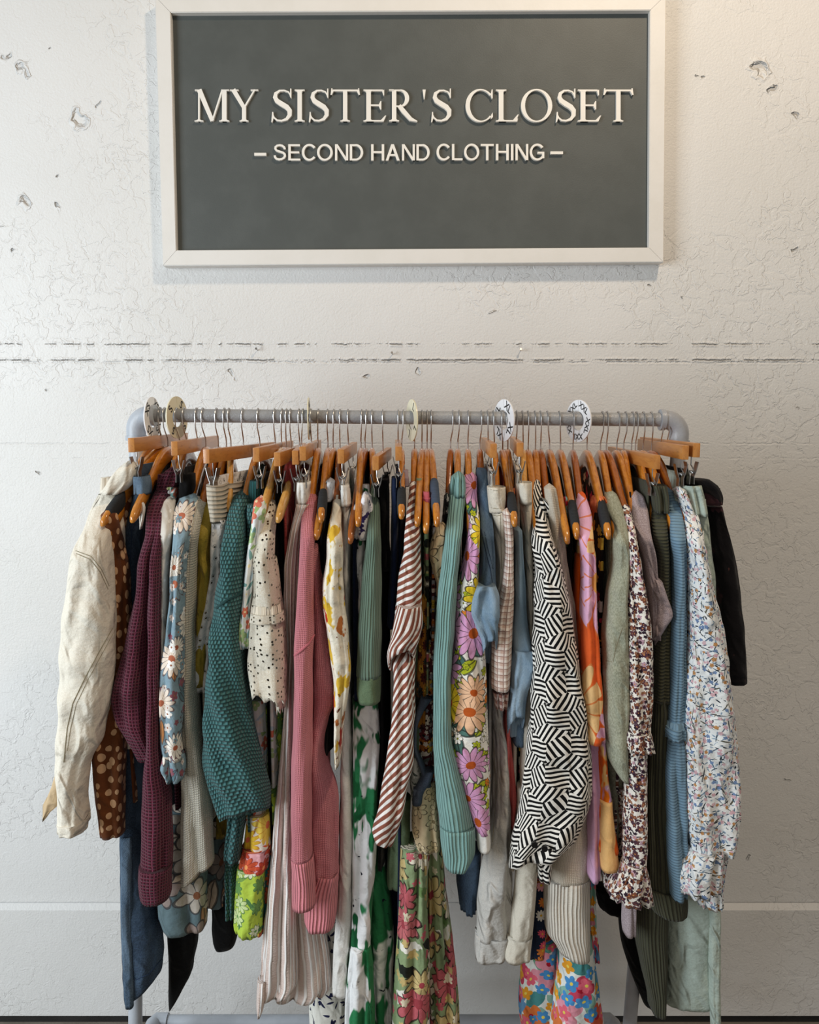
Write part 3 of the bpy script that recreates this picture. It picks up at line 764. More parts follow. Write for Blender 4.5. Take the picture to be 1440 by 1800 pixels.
# ---------------------------------------------------------------- rack
rack = empty('clothes_rack', (0, YR, 0), 'grey painted pipe clothes rack standing against the white wall', 'clothes rack')
mb = MB(); mb.tube([RL + Vector((.02, 0, 0)), RR + Vector((-0.005, 0, 0))], RAD, 24); mb.build('rail', M['rail'], rack)
LT, RT = P(240, 775, YR), P(1193, 790, YR); LB, RB = P(238, 1785, YR), P(1108, 1790, YR)
def ext(a, b, z): t = (z - a.z) / (b.z - a.z); return a + (b - a) * t
PR = 0.0145
mb = MB(); mb.tube([Vector((LT.x, YR, RL.z - .02)), LT, ext(LT, LB, 0.19)], PR, 20); mb.build('post', M['pipe_light'], rack)
mb = MB(); mb.tube([Vector((RT.x, YR, RR.z - .02)), RT, ext(RT, RB, 0.19)], PR, 20); mb.build('post', M['pipe'], rack)
for (cx, sgn, zz, m) in ((LT.x, 1, RL.z, 'pipe_light'), (RT.x, -1, RR.z, 'pipe')):
    r = 0.0185; mb = MB(); pts = []
    for k in range(11):
        a = PI / 2 * k / 10
        pts.append((cx + sgn * (0.028 - 0.028 * math.cos(a)), YR, zz - 0.028 + 0.028 * math.sin(a)))
    pts = [(cx, YR, zz - 0.045)] + pts + [(cx + sgn * 0.036, YR, zz)]
    mb.tube(pts, r, 20); mb.tube([(cx, YR, zz - .049), (cx, YR, zz - .040)], r + .0022, 20); mb.tube([(cx + sgn * .030, YR, zz), (cx + sgn * .039, YR, zz)], r + .0022, 20)
    mb.build('elbow', M[m], rack)
zb = 0.185; YB = YR + 0.14
bl = P(272, 1782, YB); br = P(1076, 1766, YB)
lx = ext(LT, LB, zb).x; rx = ext(RT, RB, zb).x
for (x0, x1, sgn, m) in ((bl.x, lx, 1, 'pipe_light'), (br.x, rx, -1, 'pipe')):
    mb = MB(); xb = bl.x if sgn == 1 else br.x
    mb.tube([(xb, YB - .02, zb), (xb - sgn * .012, YR, zb - .0), (xb - sgn * .03, YR - .42, zb)], PR, 18); mb.build('side_foot', M[m], rack)
    mb = MB(); mb.tube([(xb, YB - .035, zb), (xb, YB - .01, zb), (xb + sgn * .004, YB, zb), (xb + sgn * .03, YB, zb)], .0185, 18); mb.tube([(xb - sgn * .001, YB - .045, zb), (xb, YB - .033, zb)], .021, 18)
    mb.build('elbow', M[m], rack)
    for yy in (YB - .01, YR - .40):
        xx = xb if yy > YR else xb - sgn * .03
        mb = MB(); mb.tube([(xx, yy, zb - .015), (xx, yy, 0.075)], .008, 12); mb.box((xx, yy, 0.07), (.014, .020, .006), bev=.002); mb.tube([(xx - .012, yy, 0.036), (xx + .012, yy, 0.036)], .036, 24)
        mb.build('caster', M['rubber'], rack)
mb = MB(); mb.tube([(bl.x + .02, YB, zb), (br.x - .02, YB, zb)], PR, 18); mb.build('lower_rail', M['pipe_light'], rack)
mb = MB(); mb.tube([(br.x - .075, YB, zb), (br.x - .024, YB, zb)], PR + .003, 18); mb.build('coupling', M['wire'], rack)

# ---------------------------------------------------------------- size discs on the rail
def disc(px, semi, py, txt, m, lab, flip=1, n=6):
    x = P(px, 733, YR).x; z = P(px, py, YR).z; R_ = 0.0412; r_ = 0.0185
    ac = math.acos(min(1, semi / 37.0)); phi = math.atan2(x, CAM_D + YR); yaw = (ac if flip > 0 else PI - ac) - phi
    base = empty('size_disc', (x, YR, z), lab, 'size disc', 'round size markers on the rail')
    Mx = Matrix.Translation((x, YR, z)) @ Matrix.Rotation(yaw, 4, 'Z')
    V = []; F = []; N = 56; h = .0011; slit = 0.012
    for k in range(N + 1):
        a = PI / 2 + slit + (2 * PI - 2 * slit) * k / N
        for (rr, yy) in ((R_, -h), (R_, h), (r_, h), (r_, -h)): V.append(Mx @ Vector((rr * math.cos(a), yy, rr * math.sin(a))))
        if k < N:
            for j in range(4): F.append((k * 4 + j, k * 4 + (j + 1) % 4, (k + 1) * 4 + (j + 1) % 4, (k + 1) * 4 + j))
    F += [(0, 3, 2, 1), (4 * N, 4 * N + 1, 4 * N + 2, 4 * N + 3)]
    mk('disc_plate', V, F, m, base, None, False)
    T, TF = text_mesh(txt, 0.02); xs = [v[0] for v in T]; ys = [v[1] for v in T]; mxx = (min(xs) + max(xs)) / 2; myy = (min(ys) + max(ys)) / 2
    sca = 0.0215 if len(txt) < 3 else 0.0165
    mb = MB()
    for k in range(n):
        a = 2 * PI * k / n + PI / 3.2
        for side in (-1, 1):
            out = []
            for v in T:
                tx = (v[0] - mxx) * sca; tz = (v[1] - myy) * sca
                rr = 0.0305 + tz; X = rr * math.cos(a) + tx * math.sin(a); Z = rr * math.sin(a) - tx * math.cos(a)
                out.append(Mx @ Vector((X if side < 0 else -X, side * (h + .0003), Z)))
            mb.add(out, TF)
    mb.build('size_lettering', M['ink'], base, smooth=False)
disc(268, 14, 735, 'XS', M['disc_white'], 'white XS size disc, outermost at the left end of the rail', 1, 4)
disc(311, 18, 734, 'S', M['disc_cream'], 'ivory S size disc beside the XS one on the rail', 1, 4)
disc(543, 2, 736, 'M', M['disc_cream'], 'size disc seen edge-on above the pink sweater')
disc(724, 10, 739, 'L', M['disc_cream'], 'narrow ivory L size disc at the middle of the rail', -1, 4)
disc(886, 18, 739, 'XL', M['disc_white'], 'white XL size disc above the off-white trousers on the rail', -1, 4)
disc(1017, 22, 740, 'XXL', M['disc_white'], 'white XXL size disc above the orange flower dress on the rail', -1, 5)
# ---------------------------------------------------------------- hangers
def frame_of(hookpx, off, front, yfront):
    """neck position, direction of the front arm, rail height there"""
    hx = P(hookpx, 733, YR).x; z = rod_z(hx); nx = hx + off
    ly = YR - yfront
    a = math.atan2(front.x - nx, ly)
    a = max(-0.55, min(0.55, a))
    return hx, nx, z, Vector((math.sin(a), -math.cos(a), 0)), a

def hook_mesh(hx, nx, y, zr, zneck, a):
    mb = MB(); pts = []; R_ = RAD + 0.0022
    for k in range(15):
        t = math.radians(-35 + 235 * k / 14)                 # back, over the rail, down the front
        pts.append(Vector((hx, y + R_ * math.cos(t), zr + R_ * math.sin(t))))
    e = pts[-1]
    pts += [Vector((hx + (nx - hx) * .15, e.y + .001, zr - .022)), Vector((hx + (nx - hx) * .5, y - .008, zr - .032)), Vector((hx + (nx - hx) * .9, y - .002, zr - .042)), Vector((nx, y, zr - .049)), Vector((nx, y, zneck - .004))]
    mb.tube(pts, 0.00125, 8)
    return mb

ARM = ((0, 0), (.08, .015), (.16, .06), (.3, .18), (.5, .42), (.7, .66), (.85, .83), (1, 1))
def wood_hanger(short, hookpx, off, tip, pad, tone, label, front, ypy, L=0.215):
    if tip is not None: T = P(tip[0], tip[1], YR - 0.205); hx, nx, zr, d, a = frame_of(hookpx, off, T, YR - 0.205)
    else: T = None; hx, nx, zr, d, a = frame_of(hookpx, off, front, ypy)
    z0 = zr - 0.060
    drop = 0.128 if T is None else max(0.09, min(0.17, z0 - 0.014 - T.z - 0.006))
    n = Vector((d.y * -1, d.x, 0)); n = Vector((math.cos(a), math.sin(a), 0))
    base = empty('wooden_hanger', (nx, YR, z0), label, 'hanger', 'wooden hangers on the rail')
    ts = [q[0] for q in ARM]; fs = [q[1] for q in ARM]
    def cz(s): return z0 - .017 - drop * np.interp(abs(s) / L, ts, fs)
    NS = 45; V = []; F = []
    prof = [(-.5, -.32), (-.5, .32), (-.28, .5), (.28, .5), (.5, .32), (.5, -.32), (.28, -.5), (-.28, -.5)]
    for i in range(NS):
        s = -L + 2 * L * i / (NS - 1); e_ = abs(s) / L
        hh = np.interp(e_, [0, .1, .3, .7, .93, 1], [.034, .034, .033, .027, .022, .012]); th = np.interp(e_, [0, .93, 1], [.0125, .0120, .008])
        c = Vector((nx, YR, cz(s))) + d * s
        for (u, w) in prof: V.append(c + n * (u * th) + Vector((0, 0, w * hh)))
    for i in range(NS - 1):
        for k in range(8): F.append((i * 8 + k, (i + 1) * 8 + k, (i + 1) * 8 + (k + 1) % 8, i * 8 + (k + 1) % 8))
    F.append(tuple(range(8))); F.append(tuple((NS - 1) * 8 + k for k in range(8))[::-1])
    mk('shoulder_bar', V, F, M[tone], base)
    hook_mesh(hx, nx, YR, zr, z0, a).build('hook', M['wire'], base)
    def sleeve(s0, s1, mat, grow, nm):
        V = []; F = []; m_ = 9; q = 12
        for i in range(m_):
            s = s0 + (s1 - s0) * i / (m_ - 1); g_ = grow * (1 if 0 < i < m_ - 1 else .55)
            c = Vector((nx, YR, cz(s))) + d * s; hh = np.interp(abs(s) / L, [0, .3, .7, .93, 1], [.034, .033, .027, .022, .012]) / 2 + g_
            for k in range(q):
                t = 2 * PI * k / q; ct, st = math.cos(t), math.sin(t)
                V.append(c + n * ((.006 + g_) * (abs(ct) ** .6) * (1 if ct > 0 else -1)) + Vector((0, 0, hh * (abs(st) ** .6) * (1 if st > 0 else -1))))
        for i in range(m_ - 1):
            for k in range(q): F.append((i * q + k, (i + 1) * q + k, (i + 1) * q + (k + 1) % q, i * q + (k + 1) % q))
        F.append(tuple(range(q))); F.append(tuple((m_ - 1) * q + k for k in range(q))[::-1])
        uv = [(v[1], v[2]) for v in V]
        mk(nm, V, F, mat, base, uv)
    if pad:
        if pad == 'foam': sleeve(.150, .198, M['charcoal_foam'], .0022, 'foam_grip')
        elif pad == 'slate': sleeve(.115, .178, M['slate_foam'], .0024, 'foam_grip')
    return base, dict(hx=hx, nx=nx, zr=zr, z0=z0, d=d, n=n, a=a, drop=drop, L=L, cz=cz)

def clip_hanger(short, hookpx, off, near, label):
    Lb = 0.178
    T = P(near[0], near[1], YR - Lb); hx, nx, zr, d, a = frame_of(hookpx, off, T, YR - Lb)
    n = Vector((math.cos(a), math.sin(a), 0)); zt = T.z                       # top of the bar
    base = empty('clip_hanger', (nx, YR, zt), label, 'hanger', 'clip hangers on the rail')
    Mx = Matrix.Translation((nx, YR, zt)) @ Matrix.Rotation(a, 4, 'Z')
    mb = MB(); mb.box((0, 0, -.0125), (.0058, Lb, .0125), Mx, bev=.0012); mb.build('wooden_bar', M['wood_bar'], base)
    hook_mesh(hx, nx, YR, zr, zt, a).build('hook', M['wire'], base)
    for s in (-.128, .150):
        mb = MB()
        mb.tube([(0, -s, -.024), (0, -s, -.040), (.004, -s - .006, -.050), (0, -s - .010, -.054), (-.004, -s - .006, -.050)], .0012, 8, M=Mx)
        for sg in (-1, 1):
            V = []
            for (x, z) in ((.010, -.034), (.0065, -.050), (.003, -.060), (.0035, -.074)):
                for yy in (-.009, .009):
                    V += [(sg * x, -s + yy, z), (sg * (x + .0012), -s + yy, z)]
            F = []
            for i in range(3):
                b = i * 4
                F += [(b, b + 2, b + 6, b + 4), (b + 1, b + 5, b + 7, b + 3), (b, b + 4, b + 5, b + 1), (b + 2, b + 3, b + 7, b + 6)]
            F += [(0, 1, 3, 2), (12, 14, 15, 13)]
            mb.add([Mx @ Vector(v) for v in V], F)
        mb.tube([(-.006, -s, -.052), (.006, -s, -.052)], .0028, 10, M=Mx)
        mb.build('clip', M['clip'], base, smooth=False)
    return base, dict(hx=hx, nx=nx, zr=zr, z0=zt, d=d, n=n, a=a, drop=0, L=Lb, cz=lambda s: zt - .052)

# ---------------------------------------------------------------- garments
def rows(txt):
    R_ = []
    for q in txt.split():
        y, x = q.split(':'); a, b = x.split(','); R_.append((float(y), float(a), float(b)))
    return np.array(R_)
def hermite(xs, ys, x):
    m = np.zeros(len(xs))
    dl = np.diff(ys) / np.diff(xs)
    for i in range(1, len(xs) - 1): m[i] = 0 if dl[i - 1] * dl[i] <= 0 else 2 * dl[i - 1] * dl[i] / (dl[i - 1] + dl[i])
    m[0] = dl[0]; m[-1] = dl[-1]
    i = np.clip(np.searchsorted(xs, x) - 1, 0, len(xs) - 2); h = xs[i + 1] - xs[i]; t = (x - xs[i]) / h
    return (2 * t**3 - 3 * t**2 + 1) * ys[i] + (t**3 - 2 * t**2 + t) * h * m[i] + (-2 * t**3 + 3 * t**2) * ys[i + 1] + (t**3 - t**2) * h * m[i + 1]

def wrinkle(rs, u, v, lam, amp, n=6, diag=1.0):
    w = np.zeros(np.broadcast(u, v).shape)
    for _ in range(n):
        l = lam * rs.uniform(.5, 1.8); th = rs.uniform(-.5, .5) * diag + (PI / 2 if rs.rand() < .3 else 0)
        kx, ky = 2 * PI / l * math.cos(th), 2 * PI / l * math.sin(th) * .6
        w = w + np.sin(kx * u + ky * v + rs.uniform(0, 6.28)) * l / lam
    return w * amp / n

def trim_end(R_):
    """a hem ends blunt: the last narrowing rows of an outline are the roundness of the tube's end"""
    R_ = R_.copy()
    if len(R_) > 2:
        w1 = R_[-1, 2] - R_[-1, 1]; w0 = R_[-2, 2] - R_[-2, 1]; dy = R_[-1, 0] - R_[-2, 0]
        if w1 < .82 * w0 and dy <= 34:
            R_[-1, 0] -= dy * .35; R_[-1, 1] = R_[-2, 1] * .75 + R_[-1, 1] * .25; R_[-1, 2] = R_[-2, 2] * .75 + R_[-1, 2] * .25
    return R_

def piece(name, mat, txt, parent, F=22, dep=None, fold=None, k=3, slant=0, seed=0, top='dome', rise=True, sq=0.85, wr=0.0022, ruff=0, H=None, keep=False, opn=0, scal=0):
    R_ = rows(txt) if keep else trim_end(rows(txt)); rs = np.random.RandomState(seed + 7)
    y0, y1 = R_[0, 0], R_[-1, 0]
    n = int(max(8, (y1 - y0) / 7)); ys = np.linspace(y0, y1, n + 1)
    xl = hermite(R_[:, 0], R_[:, 1], ys); xr = hermite(R_[:, 0], R_[:, 2], ys)
    wid = np.median(xr - xl) * 0.00098
    if dep is None: dep = min(0.085, max(0.045, wid * 0.9))
    if fold is None: fold = 0.16
    N = 48; th = np.linspace(0, 2 * PI, N + 1) + PI / 2         # seam at the back
    V = []; UV = []; vv = 0.0; last = None
    ph = rs.uniform(0, 6.28, 4)
    domes = []
    if top == 'dome': domes = [(0.25, -0.9), (0.62, -0.55), (0.87, -0.22)]
    rowsl = []
    for i, y in enumerate(ys): rowsl.append((y, xl[i], xr[i], 1.0, 1.0))
    if domes:
        w0 = xr[0] - xl[0]
        pre = []
        for sc_, up in domes:
            c = (xl[0] + xr[0]) / 2 + (xl[0] + xr[0] - xl[1] - xr[1]) * 0.5 * (-up) * .6
            pre.append((y0 + up * w0 * 0.42, c - w0 / 2 * sc_, c + w0 / 2 * sc_, sc_, sc_))
        rowsl = pre + rowsl
    for i, (y, a, b, sx, sd) in enumerate(rowsl):
        tt = max(0.0, (y - y0)) / 75.0; e_ = min(1.0, tt); e_ = e_ * e_ * (3 - 2 * e_)
        Yc = YR - F / 100.0 + dep / 2; dsc = 1.0
        if rise and H is not None:
            for _ in range(4):
                z_ = P(a, y, Yc).z
                sa = np.interp(-(z_ - H['top0']), H['dz'], H['ss'])          # how far forward the arm is at this height
                low = max(0.0, min(1.0, (H['ztip'] - z_ + .01) / .05)); low = low * low * (3 - 2 * low)
                fr = min(F / 100.0 + .01, sa + .028); fr = fr + (F / 100.0 - fr) * low
                dsc = .62 + .38 * low
                Yc = YR - fr + dep * dsc / 2
        A = P(a, y, Yc); B = P(b, y, Yc); hw = (B.x - A.x) / 2; cx = (A.x + B.x) / 2; z = A.z
        if last is not None: vv += math.hypot(last[2] - z, (last[1] - Yc) * .5)
        last = (cx, Yc, z)
        hd = dep / 2 * sd * dsc
        t = (i / len(rowsl))
        fa = fold * (0.35 + 0.65 * min(1, t * 3)) * (dsc - .5) * 2
        ct = np.cos(th); st = np.sin(th)
        q1 = np.abs(np.sin((k * th + ph[0] + 1.6 * math.sin(vv * 6 + ph[1])) / 2)); q2 = np.abs(np.sin(((2 * k + 1) * th + ph[2] + 1.5 * math.sin(vv * 9 + ph[3])) / 2))
        m = 1 + fa * .9 - 2.4 * fa * (1 - q1) ** 1.7 - 1.3 * fa * (1 - q2) ** 2 * (0.5 + 0.5 * math.sin(vv * 13 + ph[1]))
        sxp = np.sign(ct) * np.abs(ct) ** sq; syp = np.sign(st) * np.abs(st) ** sq
        mxx = 1 + (m - 1) * (1 - np.abs(ct) ** 2) * 0.6
        X = cx + hw * sxp * mxx; Yv = Yc + hd * syp * m
        ul = (th - 1.5 * PI) * (hw + hd) / 2 * 1.05
        wv = wrinkle(np.random.RandomState(seed + 91), ul, vv, .035, wr)
        X = X + wv * ct * .6; Yv = Yv + wv * st * 1.6
        Z = np.full(N + 1, z)
        if slant and t > .4: Z = Z - slant * .00098 * ((t - .4) / .6) ** 2 * sxp
        if opn: Z = Z - opn * np.sin(th) * max(0, (t - .35) / .65)
        if ruff and t > .55:
            q = ((t - .55) / .45); X = X + ruff * q * np.sin(13 * th + ph[2]) * ct; Yv = Yv + ruff * q * np.sin(13 * th + ph[2]) * st
        if scal and i == len(rowsl) - 1: Z = Z + scal * np.sin(9 * th + ph[1])
        X[-1] = X[0]; Yv[-1] = Yv[0]; Z[-1] = Z[0]
        V += list(zip(X, Yv, Z)); UV += [(u + seed * .137, -vv + seed * .071) for u in ul]
    m_ = len(rowsl); W = N + 1; Fc = []
    for i in range(m_ - 1):
        for j in range(N): Fc.append((i * W + j, i * W + j + 1, (i + 1) * W + j + 1, (i + 1) * W + j))
    # close the ends: the top with a small cap, the hem with a turned-in edge
    c = np.mean(np.array(V[:N]), axis=0); V.append(tuple(c + np.array([0, 0, .002 if top == 'dome' else -.004]))); UV.append(UV[0]); ci = len(V) - 1
    for j in range(N): Fc.append((ci, j + 1, j))
    b = (m_ - 1) * W; cb = np.mean(np.array(V[b:b + N]), axis=0); st0 = len(V)
    for j in range(W):
        p = np.array(V[b + j]); q = p + (cb - p) * 0.12; V.append((q[0], q[1], p[2] + .003)); UV.append(UV[b + j])
    for j in range(W):
        p = np.array(V[b + j]); q = p + (cb - p) * 0.25; V.append((q[0], q[1], p[2] + .03)); UV.append(UV[b + j])
    for r in (0, 1):
        s0 = b if r == 0 else st0; s1 = st0 + r * W
        for j in range(N): Fc.append((s0 + j, s0 + j + 1, s1 + j + 1, s1 + j))
    V.append((cb[0], cb[1], cb[2] + .03)); UV.append(UV[b]); ci = len(V) - 1
    for j in range(N): Fc.append((st0 + W + j, st0 + W + j + 1, ci))
    return mk(name, V, Fc, mat, parent, UV)

def body(name, mat, parent, H, kind, bottom_py, th=.0125, seed=0, a_=None, flare=0.0):
    rs = np.random.RandomState(seed + 3)
    a = a_ or (min(.155, H['L'] - .02) if kind == 'wood' else .135)
    zb = P(720, bottom_py, YR - .19).z
    N = 64; t_ = np.linspace(0, 2 * PI, N + 1) + PI
    s = a * np.sign(np.cos(t_)) * np.abs(np.cos(t_)) ** .8
    side = np.sign(np.sin(t_)) * np.abs(np.sin(t_)) ** .45
    zt = np.array([H['cz'](q) for q in s]) + (.012 if kind == 'wood' else 0.002)
    if kind == 'wood': zt = zt - .028 * np.exp(-(s / .05) ** 2)
    K = 34; V = []; UV = []
    ph = rs.uniform(0, 6.28, 3); kk = rs.uniform(38, 60)
    for i in range(K + 1):
        t = i / K; tt = t ** 1.15
        z = zt + (zb - zt) * tt
        wdt = th / 2 * min(1.0, .45 + t * 6)
        dv = (zt.max() - z)
        wave = .0022 * np.sin(s * kk + ph[0] + dv * 3) * min(1, t * 3) + .0012 * np.sin(s * kk * 2.1 + ph[1])
        sg = s * (1 + flare * t) * (1.0 - .02 * math.sin(dv.mean() * 9 + ph[2]))
        off = side * wdt + wave
        X = H['nx'] + H['d'].x * sg + H['n'].x * off; Yv = YR + H['d'].y * sg + H['n'].y * off
        V += list(zip(X, Yv, z)); UV += list(zip(s + seed * .11, -dv))
    W = N + 1; Fc = []
    for i in range(K):
        for j in range(N): Fc.append((i * W + j, i * W + j + 1, (i + 1) * W + j + 1, (i + 1) * W + j))
    for (b, fl) in ((0, False), (K * W, True)):
        for j in range(N // 2):
            q = (b + j, b + j + 1, b + N - j - 1, b + N - j)
            if j == N // 2 - 1: q = (b + j, b + j + 1, b + N - j)
            Fc.append(q if fl else q[::-1])
    return mk(name, V, Fc, mat, parent, UV)

from mathutils.bvhtree import BVHTree
def add_seams(ob, seams):
    """sewn seams: thin raised threads lying on a garment part's own surface"""
    base = base_of(ob); me = ob.data
    T = BVHTree.FromPolygons([v.co + base for v in me.vertices], [tuple(p.vertices) for p in me.polygons])
    o_ = Vector((0, -CAM_D, CAM_H)); mb = MB(); n = 0
    for mat, r, txt in seams:
        q = [tuple(map(float, t.split(','))) for t in txt.split()]
        ys = []; 
        for i in range(len(q) - 1):
            m_ = max(2, int(math.dist(q[i], q[i + 1]) / 5))
            ys += [(q[i][0] + (q[i + 1][0] - q[i][0]) * k / m_, q[i][1] + (q[i + 1][1] - q[i][1]) * k / m_) for k in range(m_)]
        ys.append(q[-1]); run = []
        for x, y in ys:
            d = (P(x, y, 0) - o_).normalized(); hit = T.ray_cast(o_, d)
            if hit[0] is not None: run.append(hit[0] - d * r * .3)
            elif len(run) > 2: break
        if len(run) > 2:
            mb.tube(run, r, 6); n += 1
            mt = mat
    if n: mb.build('seam', M[mt], ob)

NSEED = [0]
def garment(name, cat, label, short, kind, hook, off, mark, pad, bmat, bpy_, pieces, th=.012, tone=None, hl=None, bname=None):
    """mark: where the front tip (wood) or the front end of the bar (clip) shows, or None"""
    NSEED[0] += 1; sd = NSEED[0]
    if kind == 'clip':
        H0, H = clip_hanger(short, hook, off * .001, mark, hl or 'beech bar hanger with steel clips holding the ' + short)
    else:
        if mark is None:
            r0 = rows(pieces[0][2])
            yq = r0[0, 0] + 28; front = P(np.interp(yq, r0[:, 0], (r0[:, 1] + r0[:, 2]) / 2), yq, YR - .17)
            F0 = pieces[0][3].get('F', 22)
            H0, H = wood_hanger(short, hook, off * .001, None, pad, tone or ('wood' if sd % 3 else 'wood_red'), hl or 'curved beech hanger inside the ' + short, front, YR - .17, min(.195, F0 * .01 - .022))
        else:
            H0, H = wood_hanger(short, hook, off * .001, mark[:2], pad, tone or ('wood' if sd % 3 else 'wood_pale'), hl or 'curved beech hanger carrying the ' + short, None, 0, .14 if len(mark) > 2 else .215)
    ss = np.linspace(0, H['L'], 40); zz = np.array([H['cz'](q) for q in ss])
    H['ss'] = ss; H['top0'] = zz[0]; H['dz'] = zz[0] - zz; H['ztip'] = zz[-1]
    root = empty(name, (H['nx'], YR, H['z0'] - .03), label, cat, 'second hand clothes on the rail')
    if bmat: body(bname or ('body' if kind == 'wood' else 'leg_panel'), M[bmat], root, H, kind, bpy_, th, sd)
    for i, pc in enumerate(pieces):
        o = dict(pc[3]) if len(pc) > 3 else {}
        lab = o.pop('label', None)
        seams = o.pop('seams', None)
        ob = piece(pc[0], M[pc[1]], pc[2], root, seed=sd * 10 + i, H=H, **o)
        if seams: add_seams(ob, seams)
        if lab: ob['label'] = lab
    return root, H
# ---------------------------------------------------------------- the clothes, from the left end of the rail to the right
G = garment
# (name, category, label, short, hanger kind, hook px, neck offset mm, mark, pad, body cloth, body hem px, pieces)
R0 = dict(rise=False)
G('denim_jacket', 'jacket', 'cream denim jacket with long stitched sleeve, outermost at the left end of the rack', 'cream denim jacket', 'wood', 263, 2, None, None, 'cream_denim', 1330, [
  ('sleeve', 'cream_denim', '842:196,240 870:174,226 900:160,208 930:148,196 965:133,194 1020:123,198 1100:112,202 1180:108,200 1230:106,191 1300:104,176 1340:103,158 1380:106,150 1450:108,152', dict(seams=[('stitch',.0006,'133,968 160,978 178,1000 192,1030'),('stitch',.0006,'134,973 158,983 176,1005 190,1036'),('stitch',.0008,'198,1104 172,1150 150,1190 128,1236 118,1280 112,1340'),('stitch',.0005,'203,1106 178,1152 156,1192 134,1238 124,1280 118,1320')], F=25, dep=.08, fold=.10, k=2, wr=.005)),
  ('collar', 'cream_denim', '822:212,244 840:196,240 868:176,214', dict(F=17, dep=.05, rise=False, fold=.08)),
  ('cuff', 'cream_denim', '1436:107,153 1462:114,147', dict(opn=.012, seams=[('stitch',.0006,'107,1441 130,1445 152,1440')], F=25.3, dep=.084, rise=False, fold=.02, top='flat')),
  ('placket', 'tan_lining', '1345:101,118 1380:92,108 1418:77,104 1434:76,90', dict(keep=True, F=23, dep=.02, rise=False, fold=.03, top='flat', slant=-14)),
  ('front_panel', 'cream_denim', '1080:190,208 1140:190,218 1180:190,216 1212:188,202', dict(F=17, dep=.04, rise=False)),
  ])
G('spotted_blouse', 'blouse', 'brown blouse with tan spots hanging beside the cream jacket', 'brown spotted blouse', 'wood', 282, 2, (183, 922), 'foam', 'brown_spots', 1430, [
  ('sleeve', 'brown_spots', '905:178,205 950:180,215 1000:186,225 1060:192,228 1120:198,230 1200:196,232 1260:184,226 1320:165,222 1400:170,219 1450:177,218 1472:186,216', dict(F=19, dep=.05)),
  ('gathered_shoulder', 'white_dots', '853:216,238 868:212,236 880:216,234', dict(F=12, dep=.03, rise=False, label='crumpled cream shoulder strap')),
  ])
G('jeans', 'jeans', 'dark blue jeans with raw frayed hem hanging from the first bar hanger', 'dark blue jeans', 'clip', 282, 0, (230, 770), None, 'jeans_dark', 1650, [
  ('waistband', 'jeans_mid', '836:236,262 850:238,264 868:239,264', dict(F=16.5, dep=.05, rise=False, top='flat', fold=.05)),
  ('leg', 'jeans_dark', '868:240,268 930:224,262 1000:222,258 1100:224,262 1300:218,262 1475:213,256 1560:213,262 1650:216,284 1690:217,288 1732:220,284', dict(slant=-34, keep=True, seams=[('dark_stitch',.0009,'232,930 229,1000 232,1100 236,1200'),('dark_stitch',.0009,'218,1700 240,1722 262,1712 284,1686')], F=15, dep=.07, rise=False, fold=.08, wr=.003)),
  ('front_seam', 'jeans_mid', '1470:213,231 1560:213,232 1650:215,233 1730:218,235 1768:221,236', dict(F=16, dep=.02, rise=False, fold=.04, top='flat', label='faded blue front leg edge')),
  ])
G('camisole', 'top', 'thin white strapped top hanging from a bare looking hanger left of the maroon cardigan', 'white strapped top', 'wood', 290, 4, (236, 915), None, 'black', 1200, [
  ('strap', 'white_cotton', '880:247,250 890:250,256 930:246,249', dict(F=18, dep=.012, rise=False)),
  ], tone='wood')
G('cardigan', 'cardigan', 'maroon waffle knit cardigan with turned back cuff', 'maroon waffle cardigan', 'wood', 311, 4, None, None, 'maroon', 1440, [
  ('sleeve', 'maroon', '842:284,318 870:268,304 900:260,292 950:253,282 1000:246,276 1060:238,272 1120:224,268 1180:210,266 1230:200,264 1262:208,264 1290:228,270 1330:246,284', dict(F=22, dep=.07, fold=.08, wr=.004)),
  ('placket', 'maroon', '900:276,292 1000:266,285 1100:262,284 1200:261,284 1300:258,284 1350:254,290 1400:250,300 1480:249,302 1530:249,302', dict(F=23, dep=.05, fold=.14, wr=.003)),
  ('cuff', 'maroon', '1518:246,302 1540:245,301 1565:247,300 1582:256,288', dict(F=24.2, dep=.065, rise=False, fold=.03, top='flat')),
  ('shoulder_fold', 'maroon', '834:286,318 846:280,316 862:276,310', dict(F=13, dep=.05, rise=False)),
  ])
G('leggings', 'trousers', 'plain black trousers reaching low near the left post', 'long black trousers', 'clip', 346, 0, (306, 776), None, 'black', 1560, [
  ('waistband', 'black', '832:318,342 850:318,342 880:318,340', dict(F=14, dep=.05, rise=False, top='flat', fold=.05)),
  ('leg', 'black', '1560:296,348 1640:296,348 1700:298,341 1742:298,336', dict(keep=True, slant=-44, F=9, dep=.06, rise=False, top='flat', fold=.05)),
  ])
G('blouse', 'blouse', 'off-white blouse with raised dots beside the maroon cardigan', 'dotted off-white blouse', 'wood', 324, 3, None, None, 'white_dots', 1300, [
  ('sleeve', 'white_dots', '880:280,308 920:276,304 980:274,298 1050:277,297 1130:280,296 1200:284,297 1262:290,297', dict(F=21.5, dep=.05)),
  ('shoulder_trim', 'garden_print', '862:298,314 872:294,313 884:292,312', dict(F=13.5, dep=.04, rise=False, label='white shoulder trim with a red flower')),
  ], th=.010)
